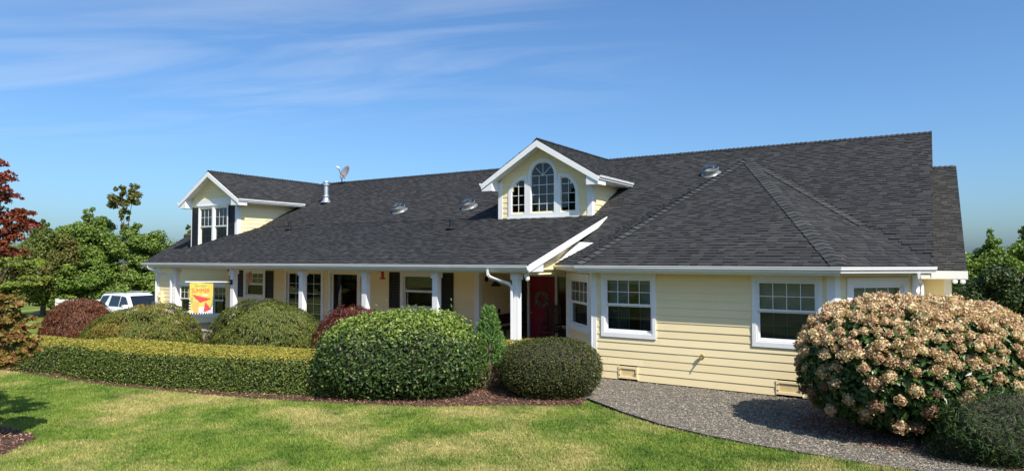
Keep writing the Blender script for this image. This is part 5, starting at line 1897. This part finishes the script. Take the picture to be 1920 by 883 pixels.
def lace_maple(name, label, c, rx, ry, H, nspray, mat, seed, group=None, per=64, L=0.085, Wd=0.020, skirt=0.12):
    """weeping laceleaf maple: layered sprays of thin leaves cascading over a dome"""
    g = float(gz(c[0], c[1]))
    root = empty(name, (c[0], c[1], g), label, 'maple', group)
    bf = bumps(seed, 10, 2, 6)
    D = unit(rng.normal(size=(nspray * 2, 3))); D = D[D[:, 2] > -0.12][:nspray]; ns = len(D)
    A1, A2 = np.array(RIGHT), np.array([-RIGHT.y, RIGHT.x, 0])
    lay = rng.choice([1.03, 0.95, 0.86], ns, p=[.42, .33, .25])
    r = (1 + .15 * bf(D)) * lay
    zc = g + H * skirt
    C = np.array([c[0], c[1], zc]) + A1 * (D[:, :1] * rx * r[:, None]) + A2 * (D[:, 1:2] * ry * r[:, None]) + np.array([0, 0, 1.0]) * (np.maximum(D[:, 2:], -0.1) * (H * (1 - skirt)) * r[:, None])
    N = unit(A1 * (D[:, :1] / rx) + A2 * (D[:, 1:2] / ry) + np.array([0, 0, 1.0]) * (D[:, 2:] / H))
    down = np.array([0, 0, -1.0]) - N * (-N[:, 2:3]); hor = N * np.array([1, 1, 0]); down = unit(down + .35 * hor + 1e-4)
    Sd = np.cross(N, down)
    P = np.repeat(C, per, 0); m = len(P)
    NN, DD, SS = np.repeat(N, per, 0), np.repeat(down, per, 0), np.repeat(Sd, per, 0)
    tt = rng.uniform(0, 1, (m, 1)) ** .8; sp_ = rng.normal(0, .085, (m, 1)) * (1 + tt)
    P = P + DD * (tt * .30 - .08) + SS * sp_ + NN * (.05 * (1 - tt ** 2) * np.cos(sp_ * 9) - .03 + rng.normal(0, .012, (m, 1)))
    ok = P[:, 2] > gz(P[:, 0], P[:, 1]) + .02
    P, NN, DD = P[ok], NN[ok], DD[ok]; m = len(P)
    V, T = leaf_geo(P, unit(NN + rng.normal(0, .38, (m, 3))), L * rng.uniform(.7, 1.4, m), Wd * rng.uniform(.7, 1.4, m), DD + rng.normal(0, .45, (m, 3)), .05)
    o = mesh_np('crown', V, T, mat, None, root); o['kind'] = 'stuff'
    bm_c = core_mesh((c[0], c[1], zc), RIGHT, Vector((-RIGHT.y, RIGHT.x, 0)), rx, ry, H * (1 - skirt), bf, .09, .80, root, zc)
    mb = MB()
    for k in range(5):
        a = k * 1.26 + seed
        mb.tube([(c[0], c[1], g - .05), (c[0] + .1 * math.cos(a), c[1] + .1 * math.sin(a), g + H * .4), (c[0] + rx * .4 * math.cos(a), c[1] + ry * .4 * math.sin(a), g + H * .74)], [.07, .05, .02], 6)
    keep(mb.build('trunk', M['bark']), root)
    return root


lace_maple('laceleaf_maple', 'wide green weeping laceleaf maple mound in front of the porch windows', (-15.15, 11.75), 1.58, 1.25, 1.84, 820, 'lace_green', 2, 'laceleaf maples behind the hedge')
lace_maple('laceleaf_maple', 'gold tinged green weeping laceleaf maple mound below the summer flag', (-19.60, 10.75), 1.62, 1.25, 1.56, 760, 'lace_gold', 3, 'laceleaf maples behind the hedge')
lace_maple('laceleaf_maple', 'dark red weeping laceleaf maple half hidden by the large glossy shrub', (-13.05, 12.75), 1.02, 0.9, 1.62, 420, 'lace_red', 4, 'laceleaf maples behind the hedge', 64, .09, .016)
lace_maple('laceleaf_maple', 'russet brown weeping laceleaf maple mound in front of the parked car', (-22.75, 10.5), 1.22, 1.0, 1.70, 560, 'lace_brown', 5, 'laceleaf maples behind the hedge', 64, .09, .018)


def strap_plant(name, label, c, n, h, sp, mat='iris', wd=.022):
    g = float(gz(*c)); root = empty(name, (c[0], c[1], g), label, 'plant')
    mb = MB()
    for k in range(n):
        a = rnd.uniform(0, 6.28); r0 = rnd.uniform(0, sp * .5); lean = rnd.uniform(.05, .5) * sp; hh = h * rnd.uniform(.65, 1.1)
        b = Vector((c[0] + r0 * math.cos(a), c[1] + r0 * math.sin(a), g)); d_ = Vector((math.cos(a), math.sin(a), 0)); s_ = Vector((-d_.y, d_.x, 0)) * wd * .5
        p1 = b + d_ * lean * .35 + Vector((0, 0, hh * .6)); p2 = b + d_ * lean + Vector((0, 0, hh))
        mb.add([b - s_, b + s_, p1 + s_, p1 - s_, p2], [(0, 1, 2, 3), (3, 2, 4)])
    o = keep(mb.build('leaves', M[mat], fix=False), root); o['kind'] = 'stuff'
    return root


strap_plant('iris_clump', 'clump of upright strap leaves between the two green laceleaf maples', (-18.1, 12.6), 130, .95, .9)
strap_plant('ornamental_grass', 'wispy dark grass tuft below the narrow bay window', (-7.62, 14.75), 46, .80, .55, 'iris', .010)


# ------------------------------------------------------------------ hydrangea
def hydrangea():
    c = (-0.27, 13.05); g = float(gz(*c)); rx, ry = 1.80, 1.38; zc, ru, rl = 1.08, 1.06, 1.10
    root = empty('hydrangea_shrub', (c[0], c[1], g), 'big hydrangea shrub covered in pink and cream flower heads at the house end', 'shrub')
    bf = bumps(31, 10, 2, 6)
    A1, A2 = np.array(RIGHT), np.array([-RIGHT.y, RIGHT.x, 0]); UP = np.array([0, 0, 1.0])
    def surf(D, k=1.0):
        r = shell_r(D, 2.3) * (1 + .07 * bf(D)) * k
        rz = np.where(D[:, 2:] > 0, ru, rl)
        P = np.array([c[0], c[1], zc]) + A1 * (D[:, :1] * rx * r[:, None]) + A2 * (D[:, 1:2] * ry * r[:, None]) + UP * (D[:, 2:] * rz * r[:, None])
        N = unit(A1 * (D[:, :1] / rx) + A2 * (D[:, 1:2] / ry) + UP * (D[:, 2:] / rz))
        return P, N
    n = 19000
    D = unit(rng.normal(size=(n, 3))); P, N = surf(D, (1.02 - .28 * rng.uniform(0, 1, n) ** 1.5 + rng.normal(0, .015, n)))
    ok = P[:, 2] > gz(P[:, 0], P[:, 1]) + .03; P, N = P[ok], N[ok]; m = len(P)
    V, T = leaf_geo(P, unit(N * .8 + UP * .45 + rng.normal(0, .5, (m, 3))), rng.uniform(.08, .15, m), rng.uniform(.045, .08, m), N + rng.normal(0, .8, (m, 3)) - UP * .3)
    o = mesh_np('leaves', V, T, 'hyd_leaf', None, root); o['kind'] = 'stuff'
    core_mesh((c[0], c[1], zc), RIGHT, Vector(A2), rx, ry, (ru + rl) / 2, bf, .07, .70, root, zc, 2.3)
    # flower heads: a few shared meshes, each copy an object of its own
    protos = []
    for v in range(7):
        k = 100
        q = unit(rng.normal(size=(k, 3))); q[:, 2] = np.abs(q[:, 2]) * 1.0 - .25
        lump = 1 + .22 * np.sin(q[:, 0] * 5 + v) * np.cos(q[:, 1] * 4 - v)
        Pq = q * np.array([.125, .125, .125 if v % 2 else .15]) * (lump * rng.uniform(.72, 1.05, k))[:, None]
        Vq, Tq = leaf_geo(Pq, unit(q + rng.normal(0, .45, (k, 3))), rng.uniform(.036, .060, k), rng.uniform(.032, .046, k), None, .25)
        kc = np.array([[1, 0, 0], [-1, 0, 0], [0, 1, 0], [0, -1, 0], [0, 0, 1], [0, 0, -1.0]]) * .105
        kf = np.array([[0, 2, 4], [2, 1, 4], [1, 3, 4], [3, 0, 4], [2, 0, 5], [1, 2, 5], [3, 1, 5], [0, 3, 5]]) + len(Vq)
        Vq = np.concatenate([Vq, kc]); Tq = np.concatenate([Tq, kf])
        me_o = mesh_np('flower_head', Vq, Tq, 'hyd_dry' if v == 6 else 'hyd_fl')
        protos.append(me_o.data); bpy.data.objects.remove(me_o)
    cand = unit(rng.normal(size=(9000, 3)))
    toc = np.array([0 - c[0], 0 - c[1], 1.8 - zc]); toc /= np.linalg.norm(toc)
    P, N = surf(cand, 1.02)
    side = cand[:, 0]
    hgt = (P[:, 2] - g) / 2.4
    prob = np.clip((hgt - .12) * 1.7, 0.03, 1) * np.clip(.80 + .35 * side, .3, 1)
    chosen = []
    for i in range(len(cand)):
        if P[i, 2] < .28 or rng.random() > prob[i]: continue
        if N[i] @ toc < -.30: continue
        dmin = .135 if hgt[i] > .55 else .21
        if all(np.linalg.norm(P[i] - P[j]) > dmin for j in chosen):
            chosen.append(i)
        if len(chosen) >= 300: break
    for i in chosen:
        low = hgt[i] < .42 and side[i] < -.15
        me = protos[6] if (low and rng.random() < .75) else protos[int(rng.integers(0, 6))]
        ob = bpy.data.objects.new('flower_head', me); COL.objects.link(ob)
        nn = Vector(N[i]) * .8 + Vector((0, 0, .55)) + Vector(rng.normal(0, .18, 3))
        q = nn.to_track_quat('Z', 'Y'); ob.rotation_mode = 'QUATERNION'; ob.rotation_quaternion = q
        s_ = float(rng.uniform(.58, 1.08)); ob.scale = (s_, s_, s_ * float(rng.uniform(.85, 1.15)))
        ob.location = Vector(P[i]) + Vector(N[i]) * float(rng.uniform(-.05, .07))
        keep(ob, root)
    mb = MB()
    for k in range(9):
        a = k * .7; mb.tube([(c[0] + .15 * math.cos(a), c[1] + .15 * math.sin(a), g - .03), (c[0] + .6 * math.cos(a), c[1] + .5 * math.sin(a), .7), (c[0] + 1.1 * math.cos(a), c[1] + .8 * math.sin(a), 1.5)], [.03, .02, .008], 5)
    keep(mb.build('stem', M['bark']), root)


hydrangea()


# ------------------------------------------------------------------ trees
def limb_tree(name, label, base, clusters, leaf, n, L, Wd, seed, group=None, tr=.16, cat='tree', sub=9, spread=.5, trunk_to=None, droop=0.0, flat=.8, core=0.0):
    """clusters: (x, y, z, rx, rz) leafy masses each reached by a limb"""
    r = np.random.default_rng(seed)
    g = float(gz(base[0], base[1]))
    root = empty(name, (base[0], base[1], g), label, cat, group)
    top = max(cl[2] for cl in clusters)
    zt = trunk_to if trunk_to is not None else g + (top - g) * .72
    mb = MB()
    cx = np.mean([cl[0] for cl in clusters]); cy = np.mean([cl[1] for cl in clusters])
    tp = [Vector((base[0], base[1], g - .1)), Vector((base[0] * .7 + cx * .3 + r.normal(0, .06), base[1] * .7 + cy * .3, g + (zt - g) * .4)), Vector((base[0] * .35 + cx * .65, base[1] * .35 + cy * .65, g + (zt - g) * .75)), Vector((cx, cy, zt))]
    mb.tube(tp, [tr, tr * .78, tr * .5, tr * .16], 9)
    keep(mb.build('trunk', M['bark']), root)
    lm = MB(); Ps, Ns = [], []
    wts = np.array([cl[3] ** 2 * max(cl[4], .3) for cl in clusters]) ** .75; wts /= wts.sum()
    for cl, w in zip(clusters, wts):
        x, y, z, rx, rz = cl
        f = min(.95, max(.25, (z - rz * .5 - g) / max(.5, zt - g)))
        s0 = tp[0].lerp(tp[3], f * .8) if f < .5 else tp[1].lerp(tp[3], (f - .4))
        lm.tube([s0, s0.lerp(Vector((x, y, z)), .55) + Vector((0, 0, rz * .12)), Vector((x, y, z))], [tr * .38, tr * .22, tr * .07], 6)
        k = max(3, int(sub * max(.6, rx)))
        m = int(n * w / k) + 1
        for _ in range(k):
            d = unit(r.normal(size=(1, 3)))[0]; q = r.uniform(.45, 1.0)
            sc = np.array([x + d[0] * rx * q, y + d[1] * rx * q, z + d[2] * rz * q])
            lm.tube([Vector((x, y, z)), Vector(sc)], [tr * .07, tr * .025], 4, False)
            sr = rx * spread * r.uniform(.65, 1.2)
            pd = unit(r.normal(size=(m, 3))) * (r.uniform(0, 1, (m, 1)) ** .45) * np.array([sr, sr, sr * flat * rz / rx if rz < rx else sr * flat])
            pd[:, 2] -= droop * np.hypot(pd[:, 0], pd[:, 1]) ** 2 / sr
            Ps.append(sc + pd); Ns.append(unit(pd + 1e-6) * .7 + np.array([0, 0, .45]) + r.normal(0, .5, (m, 3)))
    P = np.concatenate(Ps); N = np.concatenate(Ns); m = len(P)
    keep(lm.build('limbs', M['bark'], fix=False), root)
    V, T = leaf_geo(P, N, L * rng.uniform(.7, 1.35, m), Wd * rng.uniform(.7, 1.3, m))
    o = mesh_np('crown', V, T, leaf, None, root); o['kind'] = 'stuff'
    return root


def crown(cx, cy, z0, z1, rad, k, seed, shape=1.0):
    r = np.random.default_rng(seed); out = []
    for i in range(k):
        f = (i + .5) / k
        z = z0 + (z1 - z0) * f
        q = rad * (math.sin(math.pi * min(.97, .22 + .78 * f)) ** shape) * r.uniform(.55, 1.0)
        a = i * 2.4 + r.uniform(-.4, .4)
        out.append((cx + q * .62 * math.cos(a), cy + q * .62 * math.sin(a), z, max(.35, q * r.uniform(.62, .85)), max(.4, q * r.uniform(.5, .72))))
    return out


GB = 'broadleaf trees beyond the driveway'
limb_tree('broadleaf_tree', 'bushy green tree with reddening top behind the russet maple mound', (-46.2, 19.4), crown(-46.2, 19.4, 0.2, 5.0, 2.5, 13, 1), 'tree_b', 46000, .16, .11, 1, GB, flat=.95)
limb_tree('broadleaf_tree', 'tall pointed green tree between the reddening tree and the thin sapling', (-46.6, 22.0), crown(-46.6, 22.0, 0.4, 5.9, 2.4, 14, 2, .8), 'tree', 46000, .16, .11, 2, GB, flat=.95)
limb_tree('broadleaf_tree', 'broad green tree right behind the parked car, below the thin sapling', (-44.6, 24.3), crown(-44.6, 24.3, 0.2, 5.0, 2.7, 14, 3), 'tree', 49000, .16, .11, 3, GB, flat=.95)
limb_tree('broadleaf_tree', 'rounded green tree beside the left gable, nearest the house corner', (-42.6, 26.4), crown(-42.6, 26.4, -0.2, 4.1, 2.0, 10, 4), 'tree', 31000, .16, .11, 4, GB, flat=.95)
limb_tree('broadleaf_tree', 'lower green tree filling the gap above the white fence', (-45.0, 20.8), crown(-45.0, 20.8, -0.3, 3.2, 2.2, 10, 9), 'tree', 34000, .16, .11, 9, GB, flat=.95)
limb_tree('sapling', 'thin tall sapling rising above the broad green tree', (-44.4, 23.2), [(-44.4, 23.2, 4.7, .30, .45), (-44.4, 23.2, 5.6, .42, .5), (-44.65, 23.0, 6.4, .70, .55), (-44.0, 23.5, 6.7, .62, .5), (-44.6, 23.1, 7.3, .38, .5), (-43.9, 23.55, 7.3, .32, .35)], 'tree_b', 2400, .20, .12, 5, None, .09, 'tree', 16, .34, flat=1.3)
limb_tree('sapling', 'thin leafy sapling rising beside the left gable roof edge', (-48.8, 30.9), [(-48.8, 30.9, 3.4, .8, .8), (-49.2, 30.7, 4.5, .45, .6), (-48.0, 31.4, 4.3, .6, .5), (-49.25, 30.7, 5.1, .25, .5)], 'tree_b', 2600, .20, .12, 6, None, .1, 'tree', 16, .36, flat=1.3)
GR = 'trees behind the right end of the house'
limb_tree('broadleaf_tree', 'tree with pale sunlit top just right of the far roof edge', (2.7, 46.5), crown(2.7, 46.5, -0.4, 4.2, 2.3, 14, 11), 'tree', 37000, .16, .11, 11, GR, flat=.95)
limb_tree('broadleaf_tree', 'taller dark green tree at the right edge of the view', (5.0, 49.5), crown(5.0, 49.5, -0.4, 5.0, 2.6, 14, 12), 'tree', 43000, .16, .11, 12, GR, flat=.95)
limb_tree('broadleaf_tree', 'low dark bushy tree behind the hydrangea', (3.2, 41.0), crown(3.2, 41.0, -0.6, 2.4, 2.3, 10, 13), 'tree_dark', 40000, .16, .11, 13, GR, flat=.95)
limb_tree('broadleaf_tree', 'dark tree at the far right behind the other right hand trees', (7.8, 47.0), crown(7.8, 47.0, -0.6, 4.2, 2.8, 12, 14), 'tree_dark', 40000, .16, .11, 14, GR, flat=.95)

# foreground maples at the left edge
limb_tree('red_maple', 'tall dark red maple leaning into view at the upper left', (-12.95, 4.05),
          [(-12.20, 4.55, 3.86, .24, .16), (-12.27, 4.50, 4.08, .22, .14), (-12.09, 4.77, 3.36, .24, .12), (-12.22, 4.58, 3.20, .30, .17), (-12.17, 4.80, 3.54, .20, .11), (-12.24, 4.66, 3.46, .26, .14), (-12.19, 4.60, 2.98, .22, .12), (-12.5, 4.35, 3.75, .4, .3), (-12.5, 4.3, 3.2, .42, .3), (-12.7, 4.3, 4.3, .5, .35), (-13.1, 4.0, 4.6, .6, .4)],
          'maple_red', 8000, .070, .040, 15, None, .07, 'maple', 20, .42, droop=.5, flat=.55)
limb_tree('turning_maple', 'low maple with mixed green, orange and red leaves over the far left hedge', (-12.75, 4.3),
          [(-12.06, 4.62, 2.16, .22, .13), (-12.09, 4.82, 1.84, .22, .13), (-12.02, 4.58, 1.70, .26, .15), (-12.06, 4.76, 1.40, .24, .13), (-12.08, 4.54, 1.36, .28, .15), (-12.12, 4.92, 1.50, .18, .10), (-12.4, 4.32, 1.9, .36, .25), (-12.4, 4.34, 1.42, .36, .22), (-12.07, 4.54, 1.98, .24, .15)],
          'maple_mix', 7000, .080, .050, 16, None, .05, 'maple', 20, .42, droop=.5, flat=.55)
limb_tree('lime_maple', 'lime green maple with layered branches at the far left, behind the turning maple', (-26.6, 8.9),
          [(-25.6, 9.3, 2.0, 1.15, .30), (-25.2, 9.7, 2.75, .95, .30), (-26.2, 9.0, 3.2, 1.0, .32), (-24.7, 10.0, 2.15, .75, .22), (-25.9, 9.3, 1.45, 1.0, .25)],
          'tree_light', 7500, .11, .075, 17, None, .10, 'maple', 14, .32, droop=.25, flat=.45)

# tree line across the field behind the viewpoint (mirrored in the window panes)
def far_wood():
    Ps, Ns = [], []
    mb = MB()
    for k in range(23):
        a = -1.95 + 3.1 * k / 22 + rng.normal(0, .03)
        d = rng.uniform(42, 50)
        bx_, by_ = d * (math.sin(YAW) * math.cos(a) + math.cos(YAW) * math.sin(a)), -d * (math.cos(YAW) * math.cos(a) - math.sin(YAW) * math.sin(a))
        h = rng.uniform(9, 14)
        g = float(gz(bx_, by_))
        mb.tube([(bx_, by_, g), (bx_, by_, g + h * .8)], [.3, .08], 6)
        m = 900
        f = rng.uniform(.06, 1, m); q = 3.6 * np.sin(np.pi * np.clip(.15 + .8 * f, 0, 1)) * np.sqrt(rng.uniform(0, 1, m)); t_ = rng.uniform(0, 6.28, m)
        Ps.append(np.stack([bx_ + q * np.cos(t_), by_ + q * np.sin(t_), g + h * f], 1)); Ns.append(rng.normal(size=(m, 3)) + np.array([0, 0, .4]))
    P = np.concatenate(Ps); N = np.concatenate(Ns); m = len(P)
    V, T = leaf_geo(P, N, rng.uniform(.9, 1.5, m), rng.uniform(.7, 1.0, m))
    o = mesh_np('far_wood', V, T, 'tree_dark'); o['kind'] = 'stuff'
    t = mb.build('far_wood_trunks', M['bark']); t['kind'] = 'stuff'


far_wood()

# ------------------------------------------------------------------ lawn blades, gravel stones, bark chips
def pick(n, dmin, dmax, power=1.0, tmin=-.80, tmax=.80):
    d = dmin + (dmax - dmin) * rng.uniform(0, 1, n) ** power
    t_ = rng.uniform(tmin, tmax, n)
    return d * (FWX + t_ * math.cos(YAW)), d * (FWY + t_ * math.sin(YAW))


x, y = pick(980000, 6.6, 19.5, 1.15, -.92, .98)
jx, jy = x + rng.normal(0, .035, len(x)), y + rng.normal(0, .035, len(x))
ok = ~(inside(MULCH, jx, jy) | inside(GRAVEL, jx, jy) | inside(BED_L, jx, jy)) & (y < 13.2) & ~((x > 2) & (y > 11.2))
x, y = x[ok], y[ok]; m = len(x)
z = gz(x, y)
a = rng.uniform(0, 6.283, m); h = rng.uniform(.018, .046, m); wd = rng.uniform(.0045, .0085, m); lean = rng.normal(0, .016, (m, 2))
V = np.empty((m, 3, 3))
V[:, 0] = np.stack([x - np.cos(a) * wd, y - np.sin(a) * wd, z - .002], 1)
V[:, 1] = np.stack([x + np.cos(a) * wd, y + np.sin(a) * wd, z - .002], 1)
V[:, 2] = np.stack([x + lean[:, 0], y + lean[:, 1], z + h], 1)
o = mesh_np('lawn_grass', V.reshape(-1, 3), np.arange(3 * m).reshape(-1, 3), 'blade')
tag(o, 'short mown lawn grass, green with dry straw coloured patches', 'grass', kind='stuff')

x, y = pick(230000, 8.0, 17.5, 1.0, -.1, 1.1)
ok = inside(GRAVEL, x + rng.normal(0, .02, len(x)), y + rng.normal(0, .02, len(x)))
x, y = x[ok][:76000], y[ok][:76000]; m = len(x)
base = np.array([[1, 0, 0], [-1, 0, 0], [0, 1, 0], [0, -1, 0], [0, 0, 1], [0, 0, -1.0]])
S = rng.uniform(.008, .021, (m, 1, 1)) * rng.uniform(.6, 1.2, (m, 1, 3)) * np.array([1, 1, .7])
Vb = base[None] * rng.uniform(.75, 1.2, (m, 6, 1))
ca, sa = np.cos(rng.uniform(0, 6.28, m)), np.sin(rng.uniform(0, 6.28, m))
Vs = Vb * S
Vr = Vs.copy(); Vr[:, :, 0] = Vs[:, :, 0] * ca[:, None] - Vs[:, :, 1] * sa[:, None]; Vr[:, :, 1] = Vs[:, :, 0] * sa[:, None] + Vs[:, :, 1] * ca[:, None]
Vr += np.stack([x, y, gz(x, y) + .014 + rng.uniform(0, .006, m)], 1)[:, None]
oct_ = np.array([[0, 2, 4], [2, 1, 4], [1, 3, 4], [3, 0, 4], [2, 0, 5], [1, 2, 5], [3, 1, 5], [0, 3, 5]])
o = mesh_np('gravel_stones', Vr.reshape(-1, 3), (np.arange(m)[:, None, None] * 6 + oct_).reshape(-1, 3), 'pebble')
tag(o, 'loose grey gravel stones of the path round the bay', 'gravel', kind='stuff')


def chips(n, poly_ok, x, y):
    ok = poly_ok(x, y); x, y = x[ok], y[ok]; m = len(x)
    P = np.stack([x, y, gz(x, y) + .014 + rng.uniform(0, .022, m)], 1)
    N = np.stack([rng.normal(0, .45, m), rng.normal(0, .45, m), np.ones(m)], 1)
    return leaf_geo(P, N, rng.uniform(.03, .085, m), rng.uniform(.012, .030, m), None, .1)


x, y = pick(110000, 8.2, 18.5, 1.0, -.95, .95)
near = lambda x, y: (inside(MULCH, x, y) | inside(BED_L, x, y) | (inside(HYD_BED, x, y)))
V, T = chips(0, near, x, y)
o = mesh_np('bark_chips', V, T, 'chip')
tag(o, 'reddish brown bark chips of the planting beds', 'mulch', kind='stuff')

# a few fallen leaves on the grass and gravel
x, y = pick(1500, 8.6, 15.5)
keepm = (y > 4) & (rng.uniform(0, 1, len(x)) < np.where(inside(GRAVEL, x, y), .35, .14))
x, y = x[keepm], y[keepm]; m = len(x)
V, T = leaf_geo(np.stack([x, y, gz(x, y) + .03], 1), np.stack([rng.normal(0, .4, m), rng.normal(0, .4, m), np.ones(m)], 1), rng.uniform(.04, .075, m), rng.uniform(.02, .04, m))
o = mesh_np('fallen_leaves', V, T, 'hyd_dry')
tag(o, 'scattered dry brown fallen leaves on the lawn and gravel', 'leaves', kind='stuff')

# black edging strip between lawn and gravel
ed = MB(); pts = GRAVEL_EDGE[:6]
for i in range(len(pts) - 1):
    fr = frame(pts[i], (pts[i + 1][0] - pts[i][0], pts[i + 1][1] - pts[i][1])); L_ = math.hypot(pts[i + 1][0] - pts[i][0], pts[i + 1][1] - pts[i][1])
    z = float(gz(*pts[i])); top = .055 - .008 * i
    ed.fbox(fr, 0, L_, -.008, .008, z - .05, z + top)
tag(ed.build('edging_strip', M['rubber']), 'black edging strip between the lawn and the gravel path', 'edging')
